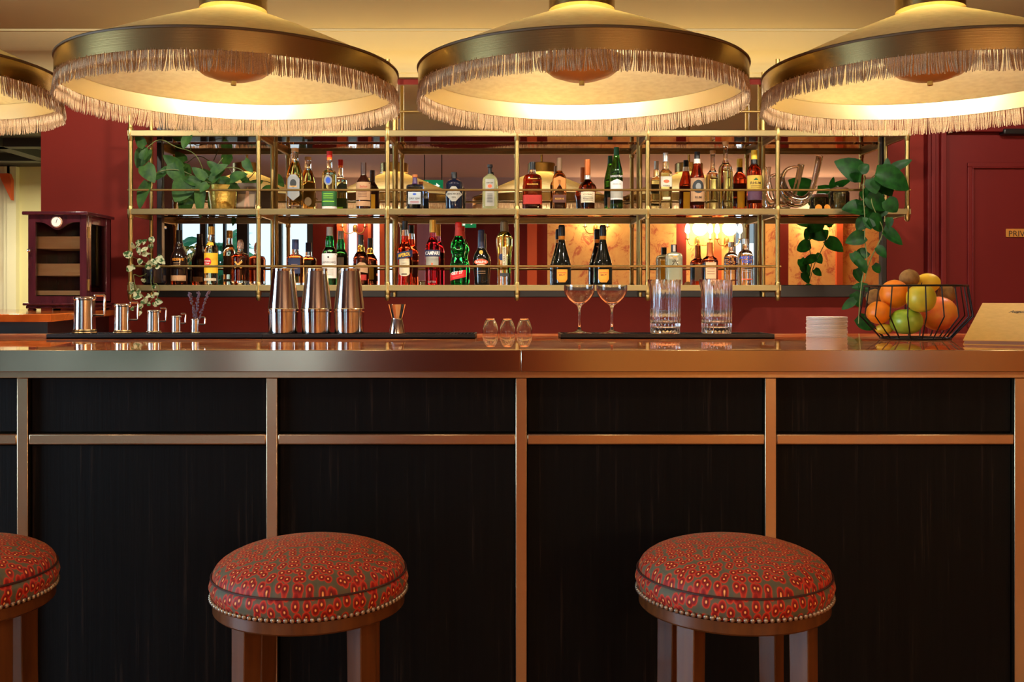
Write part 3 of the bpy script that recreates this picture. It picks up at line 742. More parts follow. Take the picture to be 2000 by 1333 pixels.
def fruit(name, px, py, D, rpx, mat, label, sc=(1, 1, 1), fn=None, stem=False, group='fruit in the wire basket', rot=None):
    c = W(px, py, D); r = rpx * D / F
    t = thing(name, label, 'fruit', c, group)
    MB().ball(c, r, sc, 32, 20, fn).build('flesh', mat, t, smooth=80)
    if stem: MB().tube([(c[0], c[1], c[2] + r * sc[2] * .86), (c[0] + .003, c[1], c[2] + r * sc[2] * 1.02)], .0015, 6).build('stalk', pm('fruit_stalk', (70, 50, 28), .7), t)
    else: MB().lathe([(.004, -.001), (.0035, .0012), (.001, .0016)], 8, (c[0], c[1], c[2] + r * sc[2] * (fn(Vector((0, 0, 1))) if fn else 1))).build('stalk_end', pm('fruit_navel', (96, 84, 40), .7), t)
    t.rotation_euler = rot or (0, 0, 0)
apple = lambda d: 1 - .16 * max(0, d.z) ** 6 - .10 * max(0, -d.z) ** 6
bo = ((260, 260, 260), .25, .001)
orange_m = pm('orange_peel', (238, 134, 22), .42, bump=bo); mang = pm('mango_skin', (226, 110, 58), .4, nz=((16, 16, 16), (236, 160, 62), .42, .62)); kiwi = pm('kiwi_skin', (150, 112, 60), .85, nz=((90, 90, 90), (122, 88, 44), .3, .7))
yel = pm('yellow_skin', (214, 190, 46), .4, nz=((10, 10, 10), (176, 178, 50), .4, .7)); grn = pm('green_apple_skin', (134, 172, 44), .3, nz=((12, 12, 12), (160, 186, 66), .4, .7))
lem = pm('lemon_skin', (228, 196, 54), .42, bump=bo)
fruit('green_apple', 1770, 628, 2.925, 31, grn, 'shiny green apple at the bottom of the wire basket', (1, 1, .9), apple, True)
fruit('mango', 1833, 613, 2.965, 34, mang, 'large orange pink mango low in the wire basket', (1.06, .9, .98))
fruit('orange', 1716, 611, 2.945, 23.5, orange_m, 'lower orange resting against the wires beside the green apple', (1, 1, .95))
fruit('orange', 1747, 575, 2.965, 28, orange_m, 'upper orange beneath the topmost kiwi')
fruit('yellow_apple', 1799, 583, 2.885, 28, yel, 'yellow green apple in the centre of the basket above the green apple', (1, .95, 1.08), apple, True)
fruit('kiwi', 1776, 544, 3.0, 18.5, kiwi, 'brown kiwi topping the pile of fruit', (1.02, 1, .95))
fruit('lemon', 1812, 553, 3.02, 22, lem, 'yellow fruit peeping out behind the topmost kiwi', (1.12, .8, .86))
fruit('kiwi', 1709, 582, 3.015, 17, kiwi, 'brown kiwi behind the wires above the lower orange')
fruit('kiwi', 1849, 575, 3.02, 17, kiwi, 'brown kiwi at the basket rim above the mango', (1, 1, 1.1))
fruit('lemon', 1727, 643, 2.95, 13, lem, 'small yellow lemon at the bottom beside the green apple', (1.3, 1, .8))

# ================================================================ humidor cabinet
H0, H1 = 4.40, 4.67
hx0, hx1 = X(55, H0), X(169, H0); hz0, hz1 = Z(592, H0), Z(417, H0)
hu = thing('humidor', 'dark mahogany humidor cabinet with glass door and round gauge', 'cabinet', ((hx0 + hx1) / 2, (H0 + H1) / 2, SZc))
MB().box(hx0 - .02, hx1 + .014, H0 - .02, H1 + .01, hz1 - .008, hz1 + .008).build('top_board', M['humid'], hu, bevel=.004)
MB().box(hx0 - .018, hx1 + .014, H0 - .018, H1 + .01, hz0 - .012, hz0).box(hx0 - .008, hx1 + .006, H0 - .008, H1, hz0 - .026, hz0 - .012).build('plinth', M['humid'], hu, bevel=.004)
for fx in (hx0 + .012, hx1 - .016):
    for fy in (H0 + .012, H1 - .02): MB().lathe([(.016, SZc), (.02, SZc + .004), (.014, hz0 - .026)], 14, (fx, fy, 0)).build('foot', M['humid'], hu)
MB().box(hx0, hx0 + .012, H0 + .02, H1, hz0, hz1).box(hx0, hx1, H1 - .012, H1, hz0, hz1).box(hx0, hx1, H0 + .02, H1, hz0, hz0 + .01).box(hx1 - .012, hx1, H0 + .02, H0 + .05, hz0, hz1).box(hx1 - .012, hx1, H1 - .055, H1, hz0, hz1)\
    .box(hx1 - .012, hx1, H0 + .05, H1 - .055, hz0, hz0 + .05).box(hx1 - .012, hx1, H0 + .05, H1 - .055, hz1 - .045, hz1).build('carcass', M['humid'], hu, bevel=.002)
MB().box(hx1 - .008, hx1 - .005, H0 + .05, H1 - .055, hz0 + .05, hz1 - .045).build('side_pane', M['pane'], hu, smooth=0)
dx0, dx1 = X(69, H0), X(156, H0); dz0, dz1 = Z(579, H0), Z(434, H0); xm = (dx0 + dx1) / 2
top = [(dx0, hz1), (dx0, dz1)]
for k in range(25):
    q = k / 24; xx = dx0 + (dx1 - dx0) * q; top.append((xx, dz1 - .034 * math.exp(-((q - .48) / .2) ** 2)))
top += [(dx1, dz1), (dx1, hz1)]
dmb = MB().box(hx0, dx0, H0, H0 + .018, hz0, hz1).box(dx1, hx1, H0, H0 + .018, hz0, hz1).box(dx0, dx1, H0, H0 + .018, hz0, dz0)
dmb.prism(top, H0, H0 + .018)
dd = dmb.build('door_frame', M['humid'], hu, bevel=.0015)
MB().box(dx0 - .004, dx1 + .004, H0 + .008, H0 + .011, dz0 - .004, hz1 - .02).build('pane', M['pane'], dd, smooth=0)
kx, kz = X(56.5, H0) + .006, Z(490, H0)
MB().rings([[(kx + r * math.cos(2 * PI * j / 14), H0 - y, kz + r * math.sin(2 * PI * j / 14)) for j in range(14)] for r, y in ((.004, 0), (.004, .008), (.008, .010), (.008, .016), (.002, .018))]).build('knob', M['pewter'], dd)
for py in (454, 557):
    MB().box(hx1 + .0002, hx1 + .003, H0 + .012, H0 + .026, Z(py + 11, H0), Z(py - 11, H0)).tube([(hx1 + .003, H0 + .018, Z(py + 11, H0)), (hx1 + .003, H0 + .018, Z(py - 11, H0))], .003, 8).build('hinge', M['brass2'], hu)
gx, gz = X(111.5, H0), Z(434, H0)
def disc_y(mb, cx, cz, r, y0, y1, seg=32):
    a = [[(cx + r * math.cos(2 * PI * k / seg), y, cz + r * math.sin(2 * PI * k / seg)) for k in range(seg)] for y in (y0, y1)]
    return mb.rings(a)
gg = disc_y(MB(), gx, gz, .0265, H0 - .008, H0).build('gauge_rim', pm('rose_brass', (214, 176, 150), .25, .8), hu, bevel=.002)
disc_y(MB(), gx, gz, .021, H0 - .0092, H0 - .008).build('gauge_face', pm('gauge_face', (226, 222, 214), .4), gg, smooth=0)
MB().prism([(gx - .001, gz - .004), (gx + .001, gz - .004), (gx + .006, gz + .014), (gx + .004, gz + .015)], H0 - .0098, H0 - .0092).build('gauge_needle', M['black'], gg, smooth=0)
for k, (a, b) in enumerate(((486, 462), (539, 515), (577, 568))):
    z0, z1 = Z(a, H0 + .03), Z(b, H0 + .03); i0, i1 = hx0 + .014, hx1 - .014
    tr = MB().box(i0, i1, H0 + .035, H0 + .043, z0, z1).box(i0, i1, H1 - .022, H1 - .014, z0, z1).box(i0, i0 + .008, H0 + .043, H1 - .022, z0, z1).box(i1 - .008, i1, H0 + .043, H1 - .022, z0, z1).box(i0, i1, H0 + .043, H1 - .022, z0, z0 + .004)
    tr.build('cedar_tray', M['cedar'], hu, bevel=.001)
cg = pm('cigar_leaf', (72, 40, 22), .7); rnd = random.Random(9)
lb = ['dark cigar lying in the top tray of the humidor', 'dark cigar lying in the middle tray of the humidor', 'dark cigar lying in the lowest tray of the humidor']
for k, (b, n_) in enumerate(((486, 8), (539, 6), (577, 6))):
    z0 = Z(b, H0 + .03) + .0042
    for q in range(n_):
        xx = hx0 + .036 + q * (.19 / n_) + rnd.uniform(0, .004)
        ht = (.040 if k < 2 else .012); r = .0078
        o = MB().tube([(xx, H0 + .05, z0 + r), (xx, H0 + .055, z0 + r), (xx, H1 - .06, z0 + r), (xx, H1 - .055, z0 + r)], [r * .7, r, r, r * .6], 10).build('cigar', cg)
        tag(o, lb[k], 'cigar', 'cigars in the %s tray' % ('top', 'middle', 'lowest')[k])
# ================================================================ bottles
SB = 4.73; sB = SB / F
def gl(name, col, rough=.0, ior=1.38): return pm(name, col, rough, 0, 1, ior)
G = dict(clear=gl('bottle_glass', (250, 252, 248)), amber=gl('amber_spirit', (252, 208, 100)), whisky=gl('red_amber_spirit', (224, 112, 50)), orange=gl('golden_spirit', (246, 180, 84)),
         cognac=gl('cognac', (164, 72, 36)), pale=gl('pale_spirit', (238, 238, 200)), palegreen=gl('pale_green_spirit', (226, 236, 196)), green=gl('green_glass', (58, 130, 44)), dgreen=gl('dark_green_glass', (40, 92, 42)),
         mint=gl('mint_liqueur', (10, 134, 56)), aperol=gl('orange_red_liqueur', (244, 66, 30)), campari=gl('crimson_liqueur', (206, 20, 34)), rum=gl('dark_rum', (150, 62, 32)), gold=gl('pale_gold_liqueur', (244, 230, 150)),
         blue=gl('blue_grey_glass', (150, 178, 214)), redw=gl('red_brown_spirit', (206, 80, 46)),
         brown=pm('brown_bottle', (44, 18, 10), .08, coat=.5), black=pm('black_bottle', (12, 15, 12), .06, coat=.6), navy=pm('black_brown_bottle', (26, 16, 14), .08, coat=.5))
C = dict(black=pm('cap_black', (20, 20, 22), .35), red=pm('cap_red', (196, 34, 22), .4), orange=pm('cap_amber', (232, 120, 30), .4), gold=pm('cap_gold', (196, 154, 66), .35, .5), cork=pm('cork', (186, 142, 92), .7),
         wood=pm('stopper_wood', (176, 100, 44), .5), brownc=pm('cap_brown', (112, 84, 56), .5), silver=pm('cap_silver', (188, 186, 180), .3, .6), green=pm('cap_green', (22, 84, 54), .4), yellow=pm('cap_yellow', (226, 186, 50), .4),
         navy=pm('cap_navy', (30, 36, 72), .4), grey=pm('cap_grey', (170, 164, 156), .5), purple=pm('neck_purple', (66, 40, 80), .4), white=pm('neck_white', (224, 216, 200), .5), copper=pm('cap_copper', (180, 96, 40), .4, .4))
P = dict(cream=pm('label_cream', (206, 192, 160), .7), tan=pm('label_tan', (172, 134, 96), .7), white=pm('label_white', (216, 212, 206), .7), grey=pm('label_grey', (150, 148, 136), .6), silver=pm('label_silver', (136, 140, 140), .4, .3),
         yellow=pm('label_yellow', (226, 176, 34), .6), orange=pm('label_orange', (228, 142, 34), .6), green=pm('label_green', (36, 92, 40), .6), lime=pm('label_lime', (150, 220, 40), .6), red=pm('label_red', (200, 30, 36), .6),
         brick=pm('label_brick', (160, 34, 20), .6), brown=pm('label_brown', (84, 44, 32), .6), navy=pm('label_navy', (30, 38, 72), .6), blue=pm('label_blue', (34, 74, 176), .6), pink=pm('label_pink', (222, 170, 130), .7),
         dark=pm('label_dark', (40, 44, 46), .6), ochre=pm('label_ochre', (196, 166, 62), .6), gold=pm('label_gold', (206, 152, 62), .5), purple=pm('label_purple', (74, 40, 62), .6), salmon=pm('label_salmon', (224, 96, 60), .6), ink=ink)

def bottle(px, ybase, prof, segs, decals, label, n=2.0, dep=1.0, cat='bottle', D=SB, group=None):
    z_s = SZ[1] if ybase < 450 else SZ[2]
    xc = X(px, D); s = D / F
    zz = lambda y: z_s if y >= ybase else Z(y, D)
    t = thing('bottle', label, cat, (xc, D, z_s), group or ('bottles on the upper shelf' if ybase < 450 else 'bottles on the lower shelf'))
    pr = [(hw * s, zz(y)) for y, hw in prof]
    # soften the outline between points
    sm = [pr[0]]
    for i in range(1, len(pr) - 1):
        a, b, c = Vector(pr[i - 1]), Vector(pr[i]), Vector(pr[i + 1])
        la, lc = (b - a).length, (c - b).length
        k = min(.35 * la, .35 * lc, .012)
        p0, p1 = b + (a - b) / max(la, 1e-6) * k, b + (c - b) / max(lc, 1e-6) * k
        for q in (0, .34, .67, 1): sm.append(tuple(p0 * (1 - q) ** 2 + b * 2 * q * (1 - q) + p1 * q * q))
    sm.append(pr[-1])
    sm = [(max(r, .0006), z) for r, z in sm]
    def rad(z):
        for (r0, z0), (r1, z1) in zip(sm, sm[1:]):
            if z0 <= z <= z1: return r0 + (r1 - r0) * ((z - z0) / (z1 - z0) if z1 > z0 else 0)
        return sm[-1][0]
    nk = lambda r: 2.0 + (n - 2.0) * max(0, min(1, (r / s - 8) / 5))
    dp = lambda r: 1.0 + (dep - 1.0) * max(0, min(1, (r / s - 8) / 5))
    def ring(r, z, off=0, seg=48):
        e = 2.0 / nk(r); out = []
        for j in range(seg):
            a = 2 * PI * (j + .5) / seg; c_, s_ = math.cos(a), math.sin(a)
            out.append((xc + (r + off) * math.copysign(abs(c_) ** e, c_), D + (r * dp(r) + off) * math.copysign(abs(s_) ** e, s_), z))
        return out
    zlo = z_s + .0004
    for name, mat, ytop in segs:
        zhi = zz(ytop)
        pts = [(rad(zlo), zlo)] + [(r, z) for r, z in sm if zlo + .0004 < z < zhi - .0004] + [(rad(zhi), zhi)]
        MB().rings([ring(r, z) for r, z in pts]).build(name, mat, t, smooth=40)
        zlo = zhi + .0002
    last = [t]
    def surf(x, z, off, back=False):
        r = rad(z); e = nk(r); q = min(.995, abs(x) / r)
        y = (r * dp(r)) * (1 - q ** e) ** (1 / e)
        k = 1 + off / r
        return (xc + (-x if back else x) * k, D + (y * k if back else -y * k), z)
    for li, d in enumerate(decals):
        off = .0009 + li * .00035
        k = d[0]
        if k == 'band':
            _, nm, mat, y0, y1, deg = d
            a0 = math.radians(deg); R = []
            for q in range(9):
                z = zz(y0) + (zz(y1) - zz(y0)) * q / 8; r = rad(z); e = 2 / nk(r); row = []
                for j in range(41):
                    a = -PI / 2 - a0 + 2 * a0 * j / 40; c_, s_ = math.cos(a), math.sin(a)
                    row.append((xc + (r + off) * math.copysign(abs(c_) ** e, c_), D + (r * dp(r) + off) * math.copysign(abs(s_) ** e, s_), z))
                R.append(row)
            o = MB().rings(R, False, False, False).build(nm, mat, t, smooth=60, recalc=False); last[0] = o
        elif k in ('rect', 'poly', 'disc'):
            back = d[-1] is True
            if k == 'rect':
                _, nm, mat, hw, y0, y1 = d[:6]; dx = d[6] if len(d) > 6 and d[6] is not True else 0
                tl_ = d[7] if len(d) > 7 and d[7] is not True else 0
                pts = [(dx - hw, y0 + tl_), (dx + hw, y0 - tl_), (dx + hw, y1 - tl_), (dx - hw, y1 + tl_)]
            elif k == 'poly': _, nm, mat, pts = d[:4]
            else:
                _, nm, mat, dx, yc, ra, rb_ = d[:7]; pts = [(dx + ra * math.cos(2 * PI * q / 28), yc + rb_ * math.sin(2 * PI * q / 28)) for q in range(28)]
            dn = []
            for i in range(len(pts)):
                a, b = Vector(pts[i]), Vector(pts[(i + 1) % len(pts)]); m_ = max(1, int((b - a).length / 1.5))
                dn += [a + (b - a) * q / m_ for q in range(m_)]
            ctr = sum((Vector(p) for p in pts), Vector((0, 0))) / len(pts)
            R = []
            for q in range(7):
                u = max(q / 6, .02)
                R.append([surf((ctr.x + (p.x - ctr.x) * u) * s, zz(ctr.y + (p.y - ctr.y) * u), off, back) for p in dn])
            o = MB().rings(R, True, False).build(nm, mat, t, smooth=60, recalc=False); last[0] = o
        elif k == 'text':
            _, tx, mat, dx, yc, wd = d[:6]; bold = d[6] if len(d) > 6 else .02; ht = d[7] if len(d) > 7 else None; til = d[8] if len(d) > 8 else 0
            rot = d[9] if len(d) > 9 else 0
            vs, fs, asp = text_geo(tx, bold, 0); kk = wd; ky = wd if not ht else ht / asp
            V = []
            for a, b in vs:
                a, b = a * kk, b * ky
                if rot: a, b = -b, a
                V.append(surf((dx + a) * s, zz(yc - b - til * a / wd), off))
            MB().add(V, fs).build('lettering', mat, last[0] if last[0] is not t else t, smooth=0, recalc=False)
    return t
U, L = 408, 558
def lines(mat, dx, y0, hw, k, st=3.0, th=.8):  # small print as fine rules
    return [('rect', 'small_print', mat, hw, y0 + i * st, y0 + i * st + th, dx) for i in range(k)]
# ---- upper shelf, left to right
bottle(576, U, [(U, 14.5), (404, 15.4), (342, 15.4), (326, 11), (314, 6.8), (297, 6.6), (296, 7), (290, 7)], [('base', G['clear'], 402), ('body', G['amber'], 318), ('neck', G['clear'], 297.5), ('stopper', C['cork'], 290)],
       [('poly', 'label', P['silver'], [(-11.5, 351), (-5, 343), (5, 343), (11.5, 351), (11.5, 384), (0, 394), (-11.5, 384)]), ('disc', 'emblem', P['dark'], 0, 360, 6, 8), ('rect', 'label_stripe', P['gold'], 7, 365, 366.5), ('disc', 'back_label', P['cream'], -3, 384, 7, 9, True)],
       'tall golden spirit bottle with pointed grey label beside the photo card', n=3)
bottle(643.5, U, [(U, 13.2), (405, 14), (341, 14), (335, 11.5), (331, 5.4), (308, 5), (307.5, 5.6), (296, 5.6)], [('base', P['white'], 404.5), ('body', G['palegreen'], 332), ('neck', G['clear'], 313), ('neck_ring', C['orange'], 308), ('cap', C['red'], 296)],
       [('band', 'label', P['green'], 404, 375, 92), ('rect', 'label_stripe', P['lime'], 11, 394, 395.2), ('disc', 'emblem', P['silver'], 0, 354, 7.5, 9.5), ('disc', 'emblem_centre', P['blue'], 0, 354, 4.5, 6), ('rect', 'back_label', P['lime'], 7, 395, 406, True)] + lines(P['lime'], 0, 380, 9, 3, 4),
       'clear spirit bottle with red cap and dark green lower label', n=3)
bottle(710, U, [(U, 14), (404, 14.6), (360, 14.6), (352, 11.5), (344, 6), (340, 5.4), (318, 5.4)], [('body', G['brown'], 342), ('capsule', pm('dark_capsule', (58, 34, 26), .4), 318)],
       [('rect', 'label', P['tan'], 13.6, 357, 392), ('rect', 'lower_label', P['tan'], 13.6, 394.5, 404), ('text', 'Sailor', P['brick'], 2, 366, 14, .01), ('rect', 'back_label', P['yellow'], 7, 369, 404, True)] + lines(P['brown'], 0, 376, 8, 4),
       'dark brown rum bottle with brown label and red script', n=2)
bottle(810.5, U, [(U, 15.5), (404, 16.4), (364, 16.4), (361.5, 14), (360.5, 5.5), (350, 4.6), (347, 4.4), (346.8, 5.2), (341.5, 5.2)], [('body', G['blue'], 360.5), ('neck_band', C['purple'], 347), ('stopper', C['wood'], 341.5)],
       [('rect', 'label', pm('label_mist', (158, 168, 172), .6), 12, 376, 400), ('disc', 'emblem', P['blue'], 0, 380.5, 3.5, 2), ('text', 'DRY GIN', P['ink'], 0, 389, 19, .01), ('rect', 'back_label', P['yellow'], 4, 378, 405, True)] + lines(P['brick'], 0, 394, 8, 2),
       'square pale blue gin bottle with short wooden stopper', n=6, dep=.62)
bottle(887, U, [(U, 16), (404, 17), (359, 17), (355, 15), (350.5, 9), (349.5, 5.6), (337, 5.6)], [('body', pm('ink_blue_bottle', (14, 22, 40), .05, coat=.6), 349.8), ('cap', C['black'], 337)],
       [('poly', 'label', P['grey'], [(-16, 381), (-4, 366), (4, 366), (16, 381), (4, 395), (-4, 395)]), ('text', "HENDRICK'S", P['ink'], 0, 380.5, 25, .02, 3.6), ('text', 'GIN', P['ink'], 0, 387, 7, .01), ('rect', 'back_label', P['yellow'], 4, 372, 405, True)],
       'squat black apothecary gin bottle with cream diamond label')
bottle(957, U, [(U, 14), (403, 15), (352, 14.6), (346, 11.5), (341, 5), (338, 3.8), (328, 3.6), (327.5, 5.4), (322, 5.4)], [('body', pm('pale_yellow_glass', (236, 238, 176), .05, 0, .75, 1.4), 340), ('neck', C['black'], 328), ('cap', C['black'], 322)],
       [('rect', 'label', P['grey'], 8.4, 351, 404), ('disc', 'emblem', P['salmon'], 0, 365, 4, 3.5), ('text', 'DRY GIN', P['ink'], 0, 358.5, 12, .02), ('text', 'LONDON', P['ink'], 0, 374, 11, .01)] + lines(P['dark'], 0, 380, 5, 6),
       'pale yellow gin bottle with long grey label and black cap', n=6, dep=.8)
bottle(1040, U, [(U, 18), (404, 18.5), (350, 18.3), (343, 15.5), (339.5, 6.5), (332, 5.8), (317, 5.6)], [('base', G['whisky'], 399), ('body', G['whisky'], 342), ('neck', G['clear'], 332), ('cap', C['black'], 317)],
       [('band', 'label', P['brick'], 399.5, 382, 85), ('rect', 'label_rule', P['gold'], 9, 350, 351), ('text', 'BOURBON', P['gold'], 0, 361, 20, .01)],
       'broad red amber whiskey bottle with brick red lower band', n=4, dep=.6)
bottle(1092.5, U, [(U, 13.4), (403, 13.6), (348, 13.2), (341, 10), (336, 5.6), (309, 4.8)], [('body', G['orange'], 334), ('cap', C['brownc'], 309)],
       [('rect', 'label', P['brown'], 12.6, 382, 397), ('disc', 'emblem', P['dark'], 0, 361, 6, 3.2), ('text', 'RESERVE', P['gold'], 0, 389.5, 17, .01), ('poly', 'label_outline', pm('label_amber', (190, 120, 50), .5), [(-11, 377), (-11, 350), (0, 345), (11, 350), (11, 377), (9, 377), (9, 352), (0, 347.5), (-9, 352), (-9, 377)])],
       'slim golden orange bottle with brown lower label', n=5, dep=.8)
bottle(1147.5, U, [(U, 13.4), (398, 13.8), (378, 15.6), (368, 18), (362, 15.5), (354, 8), (350, 5.8), (342, 5.6), (341.5, 5.9), (312, 5.7)], [('body', G['cognac'], 351), ('neck_ring', C['silver'], 343), ('capsule', C['copper'], 312)],
       [('rect', 'label', P['cream'], 13, 376, 397), ('text', 'COGNAC', P['ink'], 0, 381.5, 18, .01), ('rect', 'back_label', P['yellow'], 5, 385, 404, True)] + lines(P['dark'], 0, 386, 9, 3),
       'wide shouldered cognac bottle with orange capsule and cream label')
bottle(1204, U, [(U, 12), (404, 12.5), (340, 12.4), (332, 11.3), (318, 8), (306, 5.4), (288, 4.9)], [('body', G['green'], 304), ('capsule', C['green'], 288)],
       [('text', 'NOILLY PRAT', P['white'], 0, 345.5, 23, .03, 4.2), ('poly', 'label', P['white'], [(-11.6, 356), (0, 351), (11.6, 356), (11.6, 391), (-11.6, 391)]), ('text', 'ORIGINAL DRY', P['ink'], 0, 361, 16, .01), ('rect', 'label_stripe', P['grey'], 11.4, 374, 388), ('rect', 'back_label', P['tan'], 6, 375, 397, True)],
       'tall green vermouth bottle with white name and pale label')
bottle(1300, U, [(U, 11.6), (403, 12), (338, 12), (333, 8.5), (331, 6.2), (317, 6), (316, 5), (299, 5)], [('body', G['pale'], 332), ('neck', G['clear'], 316.5), ('cap', C['silver'], 299)],
       [('rect', 'label', pm('label_frost', (196, 190, 170), .6), 10.5, 346, 366), ('disc', 'emblem', P['salmon'], 0, 355.5, 5.5, 3.2), ('text', 'VODKA', P['ink'], 0, 364, 13, .02), ('rect', 'lower_label', P['cream'], 7, 386, 391)],
       'clear square vodka bottle with grey cap and small orange emblem', n=6, dep=.85)
bottle(1361.5, U, [(U, 13.4), (404, 14), (346, 14), (339, 12), (327, 8), (318, 6.4), (311, 6), (310.5, 5.4), (297, 5.4)], [('body', G['redw'], 320), ('neck_band', C['white'], 311), ('cap', C['black'], 297)],
       [('rect', 'label', P['tan'], 13, 349, 395), ('disc', 'emblem', P['dark'], 0, 366, 10.5, 13), ('disc', 'emblem_centre', P['silver'], 0, 366, 5, 7), ('text', 'RUM', P['ink'], 0, 387, 12, .02), ('rect', 'back_label', P['yellow'], 7, 364, 400, True)],
       'red brown bottle with black cap and dark round emblem')
bottle(1417, U, [(U, 14), (402, 14.5), (336, 14.3), (326, 12.5), (319, 6.5), (312, 4.4), (290, 4.2), (280, 5.8), (277, 6)], [('body', G['palegreen'], 330), ('neck', G['clear'], 284), ('stopper', C['cork'], 277)], [],
       'tallest clear bottle without label and a long neck')
bottle(1473, U, [(U, 14.4), (403, 14.7), (334, 14.4), (327, 11), (321, 6.4), (312, 6.2), (311.5, 6), (294, 6)], [('body', G['redw'], 322), ('neck_band', C['black'], 312), ('cap', C['yellow'], 294)],
       [('rect', 'label', P['ochre'], 14, 344, 371.5), ('poly', 'emblem', P['green'], [(-5, 354), (0, 348.5), (5, 354)]), ('text', 'RHUM', P['ink'], 0, 359, 19, .02), ('rect', 'lower_label', P['purple'], 13.5, 375, 392), ('rect', 'back_label', P['yellow'], 7, 359, 397, True)] + lines(P['brown'], 0, 364, 9, 2),
       'red brown rum bottle with yellow cap and ochre label')
# ---- lower shelf
bottle(350, L, [(L, 14.6), (554, 15.4), (503, 15.8), (495, 13), (484, 7.6), (476, 7.4), (472, 5.8), (450, 5.4)], [('base', G['rum'], 549), ('body', G['navy'], 473), ('capsule', C['black'], 450)],
       [('rect', 'lower_label', P['tan'], 14.6, 538.5, 549), ('text', 'RESERVE', P['orange'], 2, 507.5, 20, .02, 5), ('rect', 'back_label', P['tan'], 10, 539, 549, True)] + lines(P['tan'], 0, 514, 6, 3, 4),
       'black brown rum bottle with tan lower band beside the variegated plant')
bottle(412.5, L, [(L, 12), (554, 12.8), (491, 13), (482, 11), (473, 6.2), (459, 5.6), (458.5, 6.2), (443, 6)], [('body', G['pale'], 470), ('neck', G['clear'], 458.6), ('cap', C['gold'], 443)],
       [('poly', 'neck_label', P['yellow'], [(-7, 480), (-5, 474), (5, 474), (7, 480)]), ('band', 'label', P['yellow'], 534, 495, 88), ('disc', 'emblem', P['red'], -4, 512, 8, 8), ('text', 'Havana', P['white'], -4, 510, 13, .03), ('text', 'Club', P['white'], -4, 515.5, 9, .03), ('rect', 'lower_label', P['cream'], 11, 544, 549)],
       'clear rum bottle with broad yellow label and red disc')
skull = bottle(469.5, L, [(L, 14), (553, 17), (503, 17.6), (497, 15), (494, 6), (487, 5), (486, 6.2), (478, 6.4), (469, 4.2), (467.6, 1.5)], [('base', G['clear'], 549), ('body', G['rum'], 497), ('neck', G['clear'], 487), ('stopper', pm('clouded_stopper', (196, 160, 140), .1, 0, .7, 1.4), 467.6)],
       [('poly', 'emblem', P['gold'], [(-8, 512), (-4, 511), (0, 516), (5, 511), (9, 512), (2, 519), (8, 524), (5, 525), (0, 521), (-5, 525), (-8, 524), (-2, 518)])],
       'round dark rum decanter with ball stopper and gold crossed emblem')
bottle(577, L, [(L, 15.6), (553, 16), (504, 16), (500, 13), (497, 7), (488, 6.6), (487.5, 6.6), (468, 6.4)], [('base', G['clear'], 553), ('body', G['whisky'], 497.5), ('neck', G['clear'], 487.6), ('cap', C['navy'], 468)],
       [('rect', 'label', P['navy'], 11, 505, 535), ('rect', 'back_label', P['dark'], 7, 506, 540, True)] + lines(P['tan'], 0, 517, 6, 3, 4), 'flat amber whisky bottle with navy cap and navy label', n=5, dep=.6)
bottle(644, L, [(L, 14.4), (554, 15), (497, 15), (489, 12.6), (482, 8), (470, 8.2), (461, 6), (460.5, 6.2), (444, 6)], [('body', G['dgreen'], 483), ('neck', G['mint'], 461), ('cap', C['grey'], 444)],
       [('rect', 'label', P['white'], 14, 496, 544), ('text', 'LAPHROAIG', P['ink'], 0, 513, 25, .01, 4.5), ('disc', 'emblem', P['dark'], 0, 503, 1.6, 2), ('rect', 'label_rule', P['dark'], 13.5, 521, 521.8), ('rect', 'back_label', P['grey'], 8, 499, 540, True)] + lines(P['grey'], 0, 526, 9, 4, 3.6),
       'green whisky bottle with tall white label and grey cap')
bottle(705, L, [(L, 15), (553, 16), (505, 15.6), (496, 11), (491, 7.4), (483, 7), (479, 5.2), (459, 5)], [('body', G['rum'], 492), ('neck', G['amber'], 479.2), ('cap', C['black'], 459)],
       [('poly', 'label', P['tan'], [(-9, 520), (0, 513), (9, 514), (14, 520), (14, 534), (-9, 530)]), ('rect', 'lower_label', P['brick'], 12, 537, 548), ('rect', 'back_label', P['ochre'], 9, 515, 545, True)], 'dark rum bottle with black cap and bright amber neck')
ap = [(L, 14.4), (552, 14.6), (536, 13.6), (520, 14.2), (496, 15), (486, 13.6), (476, 8.6), (470, 7), (461, 6.8), (449.5, 6), (449, 5.6), (432, 5.4)]
bottle(791, L, ap, [('body', G['aperol'], 461), ('neck', G['clear'], 449.2), ('cap', C['black'], 432)],
       [('rect', 'label', P['cream'], 9.6, 506, 536), ('disc', 'label_foot', P['cream'], 0, 536, 9, 4), ('rect', 'name_band', P['navy'], 14.4, 492, 505, 0, 3), ('text', 'APEROL', P['yellow'], -.5, 498.5, 23, .03, 7, 4.6), ('rect', 'small_print', P['ink'], 5, 535, 537), ('rect', 'back_label', P['tan'], 4, 507, 533, True)] + lines(P['grey'], 0, 514, 5, 2, 4),
       'orange red aperitif bottle with slanted navy name band')
bottle(845, L, [(L, 14), (554, 14.6), (488, 14.6), (477, 13), (467, 7.4), (455, 6), (454.5, 6.6), (430, 6.2)], [('body', G['campari'], 465), ('neck', pm('rose_neck', (206, 96, 120), .1, 0, .8), 454.6), ('cap', C['gold'], 430)],
       [('band', 'name_band', P['navy'], 501.5, 489, 86), ('text', 'CAMPARI', P['white'], 0, 495.2, 26.5, .035, 7.4), ('rect', 'label', P['grey'], 11.6, 502, 522), ('disc', 'emblem', P['salmon'], 0, 516.5, 1.6, 2.6), ('text', 'BITTER', P['grey'], 0, 551, 15, .01)],
       'crimson bitter bottle with white capitals and gold cap')
